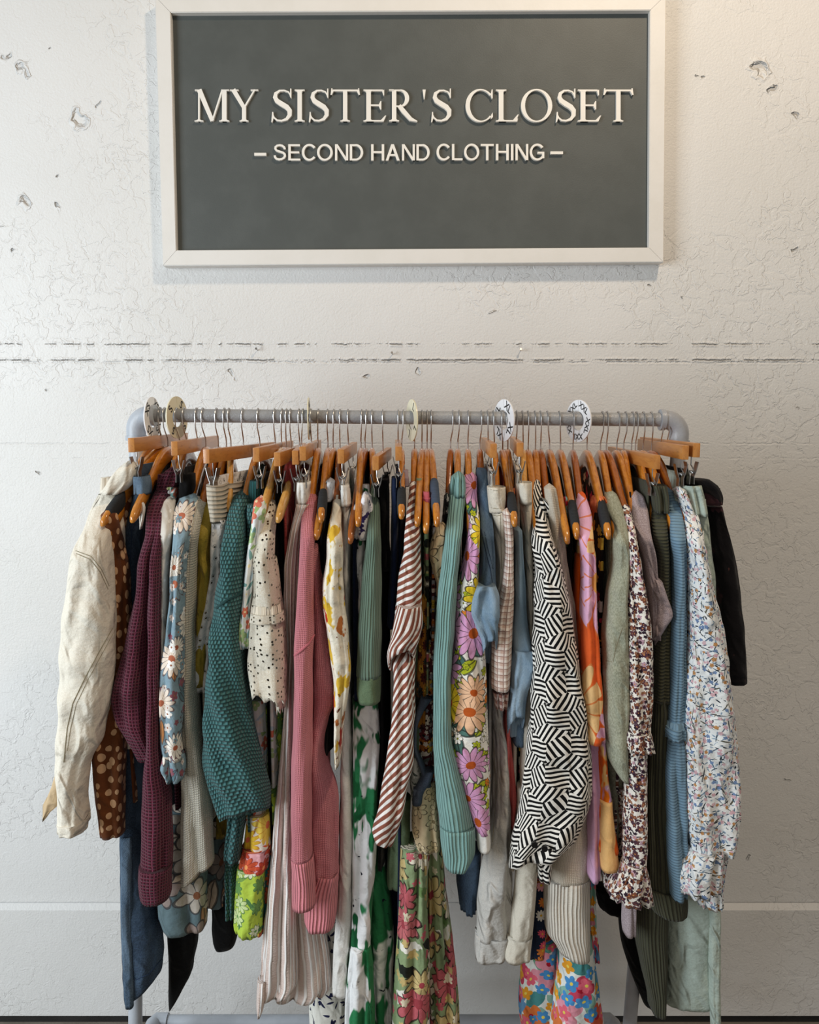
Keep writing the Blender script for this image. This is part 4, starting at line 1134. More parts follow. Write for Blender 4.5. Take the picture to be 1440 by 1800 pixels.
G('dress', 'dress', 'dusty blue floral dress with gathered cuff and slate skirt', 'dusty blue floral dress', 'wood', 357, 4, None, None, 'blue_floral_dark', 1500, [
  ('sleeve', 'blue_floral', '876:316,348 905:306,342 950:306,334 1000:304,328 1060:300,326 1140:290,325 1200:283,324 1260:283,322 1310:286,320 1330:290,324', dict(F=23, dep=.055, wr=.003)),
  ('cuff', 'blue_floral', '1322:288,323 1345:284,326 1362:294,324 1370:302,318', dict(F=23, dep=.05, rise=False, top='flat', fold=.22, k=6)),
  ('skirt', 'blue_floral_dark', '1420:300,362 1500:290,366 1560:280,364 1600:281,364 1626:288,362', dict(F=16, dep=.07, rise=False, top='flat', slant=0)),
  ('rear_skirt', 'blue_floral_dark', '1430:362,404 1500:362,406 1560:364,406 1590:372,402', dict(F=8, dep=.07, rise=False, top='flat')),
  ])
G('sweater', 'sweater', 'cream waffle knit sweater with a long slanting front hem', 'cream waffle sweater', 'wood', 381, 2, None, None, 'cream_waffle', 1470, [
  ('sleeve', 'cream_waffle', '884:334,362 940:330,350 1000:328,346 1100:326,343 1200:324,345 1300:322,356 1400:320,370 1460:320,374 1532:320,377', dict(F=20, dep=.06, slant=-26)),
  ], th=.010)
G('satin_blouse', 'blouse', 'olive yellow blouse with a small puffed sleeve', 'olive yellow blouse', 'wood', 395, 2, None, None, 'olive', 1400, [
  ('sleeve', 'olive', '890:352,378 915:346,376 950:346,370 1000:350,374 1050:346,376 1120:344,372 1200:346,366', dict(F=17, dep=.06, wr=.005)),
  ('hem', 'olive', '1400:378,404 1440:380,400 1466:380,402', dict(F=8, dep=.04, rise=False, top='flat')),
  ], th=.010)
G('trousers', 'trousers', 'white eyelet trousers with wide textured waistband under the third bar hanger', 'white eyelet trousers', 'clip', 427, 0, (361, 790), None, 'eyelet', 1130, [
  ('waistband', 'oatmeal', '850:366,400 880:370,400 915:374,402', dict(F=17.5, dep=.09, rise=False, top='flat', fold=.05)),
  ('waistband_side', 'oatmeal', '846:384,428 870:388,424 905:392,418', dict(F=11, dep=.10, rise=False, top='flat', fold=.05)),
  ('leg', 'eyelet', '912:374,402 960:374,398 1010:372,394 1060:362,388 1100:350,378 1150:341,374 1212:339,368', dict(F=17, dep=.05, rise=False, top='flat', fold=.18, wr=.004)),
  ])
G('vest', 'top', 'plain black top between the olive blouse and the teal sweater', 'hidden black top', 'wood', 403, 2, (400, 905, 1), None, 'black', 1400, [])
G('sweater', 'sweater', 'teal seed stitch sweater with a broad drooping sleeve', 'teal seed stitch sweater', 'wood', 454, 2, None, None, 'teal_knit', 1480, [
  ('sleeve', 'teal_knit', '872:412,440 900:404,436 950:394,432 1000:388,434 1060:380,432 1120:372,430 1200:364,434 1260:359,446 1320:357,458 1370:366,470 1400:376,476 1432:388,475', dict(opn=.02, seams=[('teal_knit',.0025,'381,1068 400,1054 418,1046 431,1034')], F=23.5, dep=.08, fold=.10, slant=-14, wr=.005, k=2)),
  ('collar', 'teal_rib_dark', '844:440,462 865:438,462 886:438,461', dict(F=13, dep=.05, rise=False, top='flat', fold=.04)),
  ('neck', 'teal_knit', '886:436,462 930:434,456 980:432,450 1060:430,446 1140:424,444', dict(F=18, dep=.05, rise=False, top='flat')),
  ('second_sleeve', 'teal_knit', '1400:402,436 1450:400,430 1500:394,424 1512:396,420', dict(F=18, dep=.05, rise=False, top='flat')),
  ('hem', 'teal_knit', '1500:398,420 1560:398,416 1606:399,415', dict(F=14, dep=.05, rise=False, top='flat')),
  ])
G('leggings', 'trousers', 'short black trouser leg showing below the teal sweater', 'short black trousers', 'clip', 483, 0, (450, 787), None, 'black', 1580, [
  ('leg', 'black', '1560:374,416 1620:373,420 1650:376,416 1660:384,408', dict(F=7, dep=.06, rise=False, top='flat', fold=.05)),
  ])
G('skirt_dress', 'dress', 'patchwork dress in pale print with lime green tiered skirt', 'lime tiered patchwork dress', 'wood', 496, -2, (462, 880), None, 'garden_print', 1400, [
  ('sleeve', 'garden_print', '880:448,470 930:441,462 1000:433,450 1060:427,444 1120:421,441 1145:430,438', dict(F=22, dep=.045)),
  ('bodice', 'garden_print', '1225:440,468 1300:446,472 1400:438,470 1432:436,470', dict(F=14, dep=.05, rise=False, top='flat')),
  ('green_panel', 'lime_floral', '1240:464,500 1300:468,500 1400:468,492 1440:468,486', dict(F=13, dep=.05, rise=False, top='flat', label='olive green side panel')),
  ('sun_tier', 'sun_band', '1425:434,474 1460:432,476 1492:430,478', dict(F=16, dep=.06, rise=False, top='flat')),
  ('pink_tier', 'pink_band', '1486:426,476 1505:423,474 1524:421,472', dict(F=17, dep=.06, rise=False, top='flat')),
  ('lime_tier', 'lime_floral', '1522:418,466 1580:414,464 1622:413,462 1640:430,452', dict(F=17.5, dep=.06, rise=False, top='flat', ruff=.002)),
  ('teal_tier', 'teal_rosette', '1490:462,482 1560:458,478 1610:456,472 1632:452,468', dict(F=14, dep=.05, rise=False, top='flat')),
  ])
G('crochet_cardigan', 'cardigan', 'cream crochet lace cardigan with scalloped short sleeve', 'cream crochet cardigan', 'wood', 504, -2, None, None, 'crochet', 1240, [
  ('sleeve', 'crochet', '882:459,486 910:453,485 960:449,482 1020:446,486 1080:443,494 1130:438,500 1180:437,503 1222:443,504', dict(F=23, dep=.06, scal=.006, fold=.14, wr=.005, slant=10)),
  ('front_panel', 'crochet', '980:470,486 1060:474,496 1140:480,504 1200:482,505 1244:488,500', dict(F=20.5, dep=.05, rise=False, top='flat', scal=.005)),
  ('sleeve_band', 'crochet', '1074:442,498 1090:440,500', dict(F=24, dep=.07, rise=False, top='flat', fold=.05)),
  ])
G('gauze_top', 'top', 'rust red gathered gauze top below the fourth bar hanger', 'rust red gauze top', 'wood', 533, -4, (491, 915), None, 'rust_gauze', 1100, [
  ('shoulder', 'rust_gauze', '818:502,520 850:498,522 880:494,518 910:506,520 960:504,516 1010:504,512', dict(F=13, dep=.04, rise=False, fold=.25, k=5, wr=.004)),
  ], tone='wood_pale')
G('black_trousers', 'trousers', 'black trousers under the steep fifth bar hanger', 'black trousers left of the striped pair', 'clip', 511, 0, (487, 795), None, 'black', 1400, [
  ('waistband', 'black', '842:486,500 880:484,498 1000:484,500', dict(F=14, dep=.03, rise=False, top='flat')),
  ])
G('trousers', 'trousers', 'white and beige striped crinkle trousers with wide flared hem', 'striped crinkle trousers', 'clip', 526, 0, (519, 792), None, 'beige_stripe', 1500, [
  ('waistband', 'white_cotton', '846:522,546 870:522,545 885:524,544', dict(F=16, dep=.05, rise=False, top='flat', fold=.08, k=6)),
    ('front_leg', 'beige_stripe', '884:522,546 930:512,532 990:502,528 1060:500,526 1140:504,524 1220:502,520 1300:496,520 1400:486,520 1460:481,519 1520:476,520 1600:468,520 1660:462,522 1720:456,524 1742:453,512', dict(F=17, dep=.06, rise=False, top='flat', fold=.22, k=6)),
  ('flared_leg', 'beige_stripe', '1480:490,540 1560:484,556 1620:480,568 1680:478,580 1722:476,584 1748:486,540', dict(F=13.5, dep=.08, rise=False, top='flat', fold=.22, k=7)),
  ('hem_point', 'beige_stripe', '1720:453,470 1760:452,466 1782:453,460', dict(keep=True, F=18, dep=.03, rise=False, top='flat')),
  ])
G('sweater', 'sweater', 'pink knitted sweater with deep ribbed cuff and hem', 'pink knitted sweater', 'wood', 560, -2, None, None, 'pink_knit', 1540, [
  ('sleeve', 'pink_knit', '874:536,559 905:530,556 960:528,553 1040:524,552 1100:519,553 1150:517,550 1220:517,549 1300:515,549 1400:512,548 1505:513,549', dict(seams=[('pink_knit',.0022,'518,1152 530,1143 543,1131 552,1116')], F=23, dep=.06, fold=.08)),
  ('front_panel', 'pink_knit', '960:548,560 1040:548,570 1110:546,580 1180:548,588 1225:548,592 1260:548,578 1310:546,570 1400:546,594 1480:546,596 1535:550,596', dict(F=19, dep=.06, rise=False, fold=.12, wr=.004)),
  ('ribbed_cuff', 'pink_rib', '1503:512,550 1550:514,554 1587:514,556', dict(F=23.3, dep=.062, rise=False, top='flat', fold=.04, slant=-4)),
  ('ribbed_hem', 'pink_rib', '1528:556,596 1580:534,594 1616:536,590 1627:544,580', dict(F=19.5, dep=.064, rise=False, top='flat', fold=.05)),
  ])
G('wide_leg_trousers', 'trousers', 'white trousers with small navy sprigs, lowest hem beside the striped trousers', 'navy sprigged trousers', 'clip', 547, 0, (532, 785), None, 'navy_sprig', 1620, [
  ('leg', 'navy_sprig', '1560:562,610 1640:560,606 1720:552,610 1770:544,612 1830:548,616', dict(F=8, dep=.08, rise=False, top='flat', fold=.1)),
  ])
G('blouse', 'blouse', 'white blouse with black dashes on a foam gripped hanger', 'white and black dashed blouse', 'wood', 576, 0, (565, 915), 'foam', 'black', 1200, [
  ('shoulder', 'bw_scarf', '846:573,588 862:566,588 880:566,586', dict(F=14, dep=.05, rise=False)),
  ], tone='wood')
G('vest', 'top', 'black vest top beside the dashed blouse', 'black vest top', 'wood', 587, -2, (558, 945), None, 'black', 1350, [], tone='wood')
G('knit_top', 'sweater', 'cream knitted top with scattered red and yellow flowers', 'red and yellow flowered knit', 'wood', 598, -1, None, None, 'yellow_red', 1350, [
  ('sleeve', 'yellow_red', '882:584,600 920:578,600 980:574,602 1050:568,606 1110:574,613 1160:582,618 1210:586,614 1260:588,606 1320:589,600 1352:592,597', dict(F=22.5, dep=.05, wr=.004)),
  ])
G('trousers', 'jeans', 'slim white jeans with frayed hem beside the pink sweater', 'slim white jeans', 'clip', 612, 0, (599, 790), None, 'white_denim', 1600, [
  ('waistband', 'white_denim', '851:599,614 870:600,616 888:600,617', dict(F=16.5, dep=.05, rise=False, top='flat', fold=.04)),
  ('leg', 'white_denim', '886:600,618 960:602,617 1060:603,616 1200:603,616 1300:600,618 1420:597,624 1520:595,622 1600:592,620 1680:586,614 1738:585,612', dict(F=15.5, dep=.06, rise=False, top='flat', fold=.06)),
  ])
G('dress', 'dress', 'long white dress with big green brushed leaves and tiered skirt', 'green leaf print dress', 'wood', 636, -2, (630, 922), None, 'leaf_print', 1500, [
  ('ruffled_strap', 'purple_trim', '872:632,652 890:622,658 915:612,660 935:620,656 950:634,646', dict(F=17, dep=.06, rise=False, fold=.25, k=6, wr=.006)),
  ('green_collar', 'leaf_print', '858:634,648 870:632,650 880:632,652', dict(F=13, dep=.04, rise=False)),
  ('bodice', 'leaf_print', '950:622,650 990:624,646 1030:630,644 1090:630,640', dict(F=15, dep=.05, rise=False, wr=.006)),
  ('upper_skirt', 'leaf_print', '1225:620,664 1300:620,668 1400:620,664 1500:620,662 1580:620,656 1662:616,652', dict(F=16, dep=.06, rise=False, top='flat', fold=.16)),
  ('rear_skirt', 'leaf_print', '1400:654,672 1500:654,676 1580:650,688 1660:650,692 1720:652,690 1830:654,694', dict(F=11, dep=.06, rise=False, top='flat', fold=.2)),
  ('lower_tier', 'leaf_print', '1654:618,650 1700:612,656 1760:607,658 1830:605,660', dict(F=17, dep=.07, rise=False, top='flat', fold=.2, k=6)),
  ])
G('camisole', 'top', 'dark green camisole behind the ruffled white strap', 'dark green camisole', 'wood', 644, -3, (617, 952), None, 'navy', 1420, [], tone='wood_red')
G('cardigan', 'cardigan', 'sage green ribbed cardigan with a plain cuff', 'sage ribbed cardigan', 'wood', 654, 0, None, None, 'sage_rib', 1180, [
  ('sleeve', 'sage_rib', '850:652,664 890:650,668 950:644,670 1020:636,671 1100:630,671 1186:627,670', dict(F=21, dep=.06, fold=.05)),
  ('cuff', 'sage_plain', '1184:627,671 1210:627,670 1230:630,668', dict(F=21.2, dep=.062, rise=False, top='flat', fold=.03)),
  ])
G('trousers', 'trousers', 'black trousers below the upturned pale bar hanger', 'black trousers left of the rail centre', 'clip', 673, 0, (660, 802), None, 'black', 1560, [
  ('waistband', 'black', '842:664,684 900:664,684 1000:668,688', dict(F=14, dep=.05, rise=False, top='flat')),
  ])
G('trousers', 'trousers', 'navy trousers left of the brown striped shirt', 'navy trousers', 'clip', 700, 0, (701, 785), None, 'navy', 1700, [
  ('waistband', 'navy', '838:688,702 880:688,704 960:686,702 1100:680,698', dict(F=15, dep=.05, rise=False, top='flat')),
  ('leg', 'navy', '1500:672,700 1650:668,700 1830:664,700', dict(F=7, dep=.06, rise=False, top='flat')),
  ])
G('vest', 'top', 'black sleeveless top on a foam gripped hanger left of the striped shirt', 'black sleeveless top', 'wood', 709, -3, (706, 908), 'foam', 'black', 1400, [
  ('strap', 'strap_grey', '838:707,719 848:706,720 854:706,720', dict(F=11, dep=.045, rise=False, top='flat', fold=.02)),
  ], tone='wood')
G('shirt', 'shirt', 'brown and white striped shirt with rolled sleeve', 'brown striped shirt', 'wood', 729, 0, None, None, 'brown_stripe', 1300, [
  ('sleeve', 'brown_stripe', '850:720,733 890:717,737 940:712,739 1000:704,740 1060:696,741 1100:692,742', dict(F=21, dep=.055, wr=.004)),
  ('rolled_cuff', 'brown_stripe_v', '1062:700,740 1090:694,744 1115:690,740 1150:680,730 1172:690,716', dict(opn=.03, F=24, dep=.07, rise=False, top='flat', slant=-12, fold=.12)),
  ('cuff_lining', 'brown_stripe', '1120:694,734 1180:696,730 1262:700,730', dict(F=20, dep=.05, rise=False, top='flat', fold=.18)),
  ('front_panel', 'brown_stripe_low', '1160:690,728 1220:692,726 1300:684,728 1380:672,718 1430:664,706 1470:655,694 1478:664,680', dict(F=22.5, dep=.06, rise=False, fold=.16, wr=.004, slant=8)),
  ])
G('camisole', 'top', 'dark olive dress with sage straps behind the striped shirt', 'dark olive strapped dress', 'wood', 742, 0, (734, 922), None, 'sage_plain', 1600, [
  ('strap', 'strap_sage', '852:731,744 862:730,744 868:730,744', dict(F=12.5, dep=.045, rise=False, top='flat', fold=.02)),
  ('skirt', 'sage_plain', '1400:684,722 1480:682,720 1540:680,712 1562:684,698', dict(F=13, dep=.05, rise=False, top='flat')),
  ], tone='wood')
G('strappy_dress', 'dress', 'long green dress with rose and cream bouquets and a gathered skirt', 'green rose bouquet dress', 'wood', 751, 0, (749, 934), None, 'green_floral', 1560, [
  ('strap', 'strap_pink', '873:743,757 885:742,757 893:742,757', dict(F=16.5, dep=.05, rise=False, top='flat', fold=.02)),
  ('black_strap', 'black', '896:742,757 915:742,757 922:743,757', dict(F=18, dep=.045, rise=False, top='flat', fold=.02)),
  ('skirt', 'green_floral', '1480:704,748 1520:702,752 1600:700,752 1700:694,756 1830:688,754', dict(F=16, dep=.08, rise=False, top='flat', fold=.2, k=6)),
  ('skirt_fold', 'green_floral', '1470:748,776 1560:750,784 1650:750,796 1750:754,806 1830:756,810', dict(F=12, dep=.08, rise=False, top='flat', fold=.22, k=7)),
  ], tone='wood')
G('patchwork_dress', 'dress', 'dark patchwork dress with maroon, mustard and beige floral panels', 'dark patchwork dress', 'wood', 758, 0, (768, 922), 'slate', 'patch_dark', 1450, [
  ('mustard_panel', 'mustard_print', '1050:736,752 1120:734,752 1200:732,750 1270:730,750', dict(F=16.5, dep=.05, rise=False)),
  ('maroon_panel', 'patch_dark', '1120:748,768 1200:746,766 1270:728,764 1320:724,764 1370:740,764 1390:748,764', dict(F=16, dep=.06, rise=False, top='flat')),
  ('white_panel', 'patch_white', '1318:722,742 1360:720,750 1400:722,740', dict(F=16.8, dep=.05, rise=False, top='flat')),
  ('beige_panel', 'patch_light', '1368:738,764 1400:726,768 1450:724,772 1480:730,774 1492:744,768', dict(F=17.5, dep=.06, rise=False, top='flat')),
  ('binding', 'patch_blue', '1352:748,764 1370:738,760 1395:726,744 1420:721,732', dict(F=19, dep=.03, rise=False, top='flat', fold=.02)),
  ('upper_binding', 'patch_blue', '1225:740,762 1250:732,744 1280:724,733 1310:724,733 1345:736,746 1380:746,757', dict(F=18.6, dep=.03, rise=False, top='flat', fold=.02)),
  ], tone='wood')
G('blouse', 'blouse', 'black blouse with small white sprigs and tan branch print sleeve', 'black sprigged blouse', 'wood', 796, -4, None, None, 'black_sprig', 1350, [
  ('shoulder', 'black_sprig', '872:780,792 920:776,790 990:760,784 1060:752,770 1120:746,764', dict(F=14, dep=.05, rise=False)),
  ('branch_sleeve', 'branch_print', '925:768,786 950:760,787 975:756,787 1000:760,785 1030:768,783 1058:772,780', dict(F=17.5, dep=.05, rise=False, wr=.005)),
  ])
G('sweater', 'sweater', 'long teal ribbed knit top with broad ribbed cuff', 'teal ribbed top', 'wood', 807, -2, None, None, 'teal_rib', 1440, [
  ('sleeve', 'teal_rib', '842:792,817 870:790,818 920:786,814 980:778,808 1040:770,803 1100:765,799 1200:762,793 1290:761,794 1340:763,806 1400:768,824 1450:773,834', dict(F=22.5, dep=.065, fold=.07)),
  ('cuff', 'teal_rib', '1448:773,836 1490:776,836 1515:781,826 1521:790,812', dict(F=23, dep=.068, rise=False, top='flat', fold=.03)),
  ('shoulder_fold', 'teal_rib', '838:794,818 856:791,819 880:790,812', dict(F=14, dep=.055, rise=False)),
  ])
G('shirt', 'shirt', 'white shirt with large pink, yellow and peach flowers and white cuff', 'big flower shirt', 'wood', 823, 0, None, None, 'big_flower', 1400, [
  ('sleeve', 'big_flower', '838:814,838 870:816,838 920:824,843 980:815,842 1040:803,841 1100:799,850 1180:793,854 1260:789,857 1330:790,860 1370:802,861 1420:822,861 1456:836,861', dict(F=21.5, dep=.06, fold=.06, wr=.003)),
  ('cuff', 'white_cotton', '1450:836,861 1480:838,862 1494:846,860', dict(F=21.5, dep=.05, rise=False, top='flat', fold=.02)),
  ])
G('denim_jacket', 'jacket', 'light blue denim jacket with a turned up short sleeve', 'light denim jacket', 'wood', 846, -2, None, None, 'denim_worn', 1500, [
  ('sleeve', 'denim_worn', '826:836,856 850:838,860 900:842,864 960:844,868 1020:838,872 1070:830,876', dict(seams=[('dark_stitch',.0008,'846,930 852,960 862,1000 868,1040'),('dark_stitch',.0006,'852,935 858,965 867,1000')], F=19, dep=.06, wr=.004)),
  ('turned_cuff', 'denim_light', '1026:838,870 1050:826,878 1075:824,878 1100:834,876 1130:846,876 1158:856,866', dict(opn=.035, F=23, dep=.07, rise=False, top='flat', fold=.16, wr=.006, slant=-6)),
  ('frayed_hem', 'jeans_dark', '1490:806,846 1540:802,844 1580:808,838 1600:816,836', dict(F=10, dep=.06, rise=False, top='flat', ruff=.003)),
  ])
G('trousers', 'trousers', 'natural white linen trousers with grey creased lower leg', 'natural linen trousers', 'clip', 857, 2, (868, 780), None, 'linen_grey', 1560, [
  ('waistband', 'linen_white', '855:857,888 880:858,889 900:859,888', dict(seams=[('stitch',.0005,'858,860 874,862 888,860'),('stitch',.0005,'858,892 874,894 888,892')], F=17, dep=.055, rise=False, top='flat', fold=.04)),
  ('leg', 'linen_white', '898:860,889 940:866,890 1000:870,891 1060:866,888 1120:864,884', dict(seams=[('stitch',.0006,'858,904 874,907 890,904'),('stitch',.0005,'880,904 882,1000')], F=16.5, dep=.06, rise=False, top='flat', wr=.004)),
  ('lower_leg', 'linen_grey', '1180:864,886 1260:866,884 1320:868,892 1400:868,898 1480:858,900 1560:842,900 1638:836,900', dict(seams=[('stitch',.0006,'868,1300 872,1400 866,1480')], F=16, dep=.07, rise=False, top='flat', wr=.006)),
  ('cuff', 'linen_grey', '1634:835,900 1660:834,896 1684:838,872', dict(F=16.4, dep=.073, rise=False, top='flat', fold=.08, slant=-4)),
  ])
G('blouse', 'blouse', 'small checked blouse with an elastic gathered cuff', 'checked blouse', 'wood', 867, 3, (880, 915, 1), None, 'gingham', 1300, [
  ('sleeve', 'gingham', '900:884,900 960:888,902 1020:884,903 1080:870,902 1140:864,899 1190:864,897 1218:868,894', dict(F=20, dep=.05, rise=False)),
  ('cuff', 'gingham_dark', '1214:866,895 1232:869,893 1246:872,888', dict(F=19.5, dep=.045, rise=False, top='flat', fold=.25, k=8)),
  ])
G('vest', 'top', 'charcoal vest on a foam gripped hanger with coral strap', 'coral strapped vest', 'wood', 881, 4, (904, 922), 'foam', 'coral', 1400, [
  ('strap', 'apricot', '870:890,905 880:890,906 886:891,907', dict(F=14.5, dep=.05, rise=False, top='flat', fold=.02, label='coral strap around the hanger')),
  ('hem', 'coral', '1250:884,896 1320:886,900 1400:890,908 1440:894,904 1456:898,904', dict(F=14, dep=.04, rise=False, top='flat')),
  ], tone='wood')
G('shirt', 'shirt', 'pale blue chambray shirt with folded back cuff', 'blue chambray shirt', 'wood', 890, 4, (908, 905, 1), None, 'chambray', 1300, [
  ('sleeve', 'chambray', '930:904,916 990:904,920 1050:902,924 1110:898,930 1150:898,942 1178:900,946', dict(F=18.5, dep=.06, rise=False, fold=.1)),
  ('folded_cuff', 'denim_light', '1140:902,938 1160:900,946 1180:898,940 1220:896,928 1260:892,922 1290:896,920', dict(opn=.03, F=19.5, dep=.05, rise=False, top='flat', fold=.14, slant=-6, wr=.005)),
  ('inner_fold', 'denim_worn', '1250:898,924 1290:900,926 1312:908,922', dict(F=15, dep=.05, rise=False, top='flat')),
  ])
G('trousers', 'trousers', 'straight off-white cotton trousers with stitched hem band', 'off-white cotton trousers', 'clip', 908, 0, (915, 778), None, 'offwhite', 1560, [
  ('waistband', 'offwhite', '847:911,934 868:912,934 884:913,934', dict(F=17, dep=.055, rise=False, top='flat', fold=.03)),
  ('leg', 'offwhite', '882:913,935 940:919,935 1020:923,937 1100:925,938 1200:922,940 1300:916,940 1400:914,942', dict(F=16, dep=.06, rise=False, top='flat', fold=.06)),
  ('lower_leg', 'offwhite', '1380:910,945 1480:909,946 1560:905,943 1640:892,936', dict(F=17, dep=.06, rise=False, top='flat', fold=.08)),
  ('hem_band', 'offwhite', '1638:891,936 1665:885,932 1685:888,926', dict(F=17.4, dep=.064, rise=False, top='flat', fold=.06)),
  ])
G('vest', 'top', 'black top between the white trousers and the line print shirt', 'black top beside the line print shirt', 'wood', 918, 3, (926, 905, 1), None, 'hot_pink', 1500, [])
G('shirt', 'shirt', 'black and white interlaced line print shirt with button cuff', 'line print shirt', 'wood', 928, 2, None, None, 'geo', 1450, [
  ('sleeve', 'geo', '846:935,948 880:934,954 920:936,966 960:938,976 1020:942,992 1100:938,1006 1180:936,1018 1260:932,1030 1330:924,1038 1380:918,1040 1430:910,1032 1480:900,1010 1518:894,975', dict(opn=.02, F=23.5, dep=.085, fold=.10, slant=-8, wr=.005, k=2)),
  ('cuff_tab', 'geo', '1490:944,972 1530:946,968 1548:950,964', dict(F=20, dep=.05, rise=False, top='flat')),
  ('shoulder_fold', 'geo', '878:948,958 910:952,974 950:958,982 990:964,986', dict(F=17, dep=.05, rise=False, wr=.005)),
  ])
G('daisy_dress', 'dress', 'navy dress with pink and white daisies seen below the line print shirt', 'navy daisy dress', 'wood', 940, 3, (952, 905, 1), None, 'daisy_navy', 1560, [
  ('skirt', 'daisy_navy', '1540:934,962 1620:930,960 1676:928,956', dict(F=12, dep=.05, rise=False, top='flat')),
  ])
G('sweater', 'sweater', 'cream fine knit sweater with deep ribbed hem', 'cream ribbed hem sweater', 'wood', 950, 2, None, None, 'cream_sweater', 1560, [
  ('shoulder', 'cream_sweater', '858:957,976 900:962,984 950:968,992 1010:980,1000 1070:988,1010 1140:996,1016 1240:1010,1024 1330:1016,1032', dict(F=18, dep=.05, rise=False)),
  ('front_panel', 'cream_sweater', '1340:1004,1034 1400:992,1036 1460:974,1036 1540:962,1036', dict(F=16, dep=.07, rise=False, top='flat', fold=.05)),
  ('ribbed_hem', 'cream_rib', '1538:958,1036 1580:956,1037 1630:958,1037 1656:974,1037 1680:1000,1036', dict(F=16.3, dep=.073, rise=False, top='flat', fold=.03, slant=10)),
  ])
G('camisole', 'top', 'olive camisole on a bare tipped hanger behind the cream sweater', 'olive camisole', 'wood', 962, 6, (996, 952), None, 'black_floral', 1500, [
  ('strap', 'sage_plain', '893:982,992 930:984,996 960:986,998', dict(F=15, dep=.03, rise=False)),
  ], tone='wood')
G('watercolour_dress', 'dress', 'long dress with bright watercolour flowers reaching the bottom of the photo', 'watercolour flower dress', 'wood', 983, 4, (1013, 944), 'foam', 'black_floral', 1500, [
  ('ruffled_strap', 'aqua_ruffle', '876:992,1006 888:990,1012 905:992,1016 918:998,1014', dict(F=14.5, dep=.045, rise=False, fold=.25, k=6)),
  ('skirt', 'watercolor', '1640:984,1040 1700:980,1048 1760:974,1056 1830:964,1064', dict(F=14, dep=.08, rise=False, top='flat', fold=.10)),
  ('rear_skirt', 'watercolor', '1640:918,984 1700:916,984 1760:912,984 1830:920,984', dict(F=3, dep=.08, rise=False, top='flat', fold=.14)),
  ('side_fold', 'watercolor', '1400:1032,1046 1520:1032,1046 1600:1032,1046 1680:1036,1052', dict(F=10, dep=.05, rise=False, top='flat')),
  ], tone='wood')
G('dress', 'dress', 'orange, pink and peach big flower dress with loose sleeve', 'orange flower dress', 'wood', 1007, 2, None, None, 'orange_floral', 1480, [
  ('sleeve', 'pink_lines', '868:1014,1028 900:1014,1038 940:1018,1042 1000:1022,1046 1080:1020,1048 1110:1022,1050 1200:1022,1056 1300:1030,1062', dict(F=22, dep=.055)),
  ('orange_fold', 'orange_floral', '1180:1040,1056 1260:1044,1060 1340:1050,1066 1420:1052,1074 1490:1050,1086', dict(F=19.5, dep=.05, rise=False)),
  ('peach_cuff', 'peach', '1400:1052,1074 1460:1052,1080 1522:1054,1087', dict(F=20.3, dep=.055, rise=False, top='flat', fold=.05)),
  ('pink_skirt', 'orchid', '1290:1028,1056 1360:1032,1056 1460:1033,1054 1520:1033,1054 1550:1036,1050', dict(F=18.5, dep=.05, rise=False, top='flat')),
  ('dark_side', 'orange', '975:1012,1022 1040:1008,1022 1100:1010,1022 1180:1014,1024', dict(F=17, dep=.05, rise=False)),
  ])
G('ruffle_blouse', 'blouse', 'dark blouse with apricot ruffle on a foam gripped hanger', 'apricot ruffled blouse', 'wood', 1030, 4, (1068, 944), 'foam', 'hot_pink', 1500, [
  ('ruffle', 'apricot', '874:1046,1062 888:1042,1070 905:1046,1066 925:1044,1058', dict(F=14.5, dep=.045, rise=False, fold=.28, k=6, wr=.006)),
  ('side', 'rust_gauze', '1090:1052,1062 1160:1052,1062', dict(F=12, dep=.03, rise=False)),
  ], tone='wood')
G('linen_shirt', 'shirt', 'sage grey linen shirt with a pointed sleeve end', 'sage linen shirt', 'wood', 1059, -2, None, None, 'sage_linen', 1500, [
  ('sleeve', 'sage_linen', '868:1063,1082 890:1064,1092 930:1080,1102 980:1078,1104 1040:1068,1104 1120:1060,1105 1200:1060,1106 1280:1062,1106 1330:1068,1106 1352:1080,1104 1366:1090,1102', dict(keep=True, seams=[('stitch',.0005,'1094,1104 1082,1140 1078,1164'),('stitch',.0005,'1060,1160 1078,1164')], F=22, dep=.06, fold=.08, wr=.003)),
  ('body_edge', 'sage_linen', '1330:1064,1092 1420:1070,1098 1500:1078,1104', dict(F=15, dep=.05, rise=False, top='flat')),
  ])
G('dress', 'dress', 'white dress crowded with tiny plum and rust flowers, frilled at sleeve and hem', 'small flower frilled dress', 'wood', 1067, 1, None, None, 'small_floral', 1520, [
  ('upper_sleeve', 'small_floral', '890:1093,1106 940:1101,1118 1000:1104,1126 1060:1103,1138 1120:1104,1144 1200:1104,1146 1290:1102,1142', dict(F=23, dep=.05, wr=.003)),
  ('frill', 'small_floral', '1284:1102,1142 1300:1100,1146 1316:1102,1148', dict(F=24.2, dep=.06, rise=False, top='flat', ruff=.004, fold=.1)),
  ('lower_sleeve', 'small_floral', '1314:1104,1136 1400:1098,1137 1480:1096,1137 1520:1098,1134', dict(F=23, dep=.05, rise=False, top='flat')),
  ('flared_cuff', 'small_floral', '1512:1098,1134 1540:1086,1140 1562:1068,1144 1577:1072,1146', dict(F=24, dep=.07, rise=False, top='flat', ruff=.004, fold=.16, k=6, slant=8)),
  ('skirt_edge', 'small_floral', '1380:1082,1102 1460:1084,1104 1540:1060,1096 1560:1062,1090', dict(F=16, dep=.05, rise=False, top='flat')),
  ])
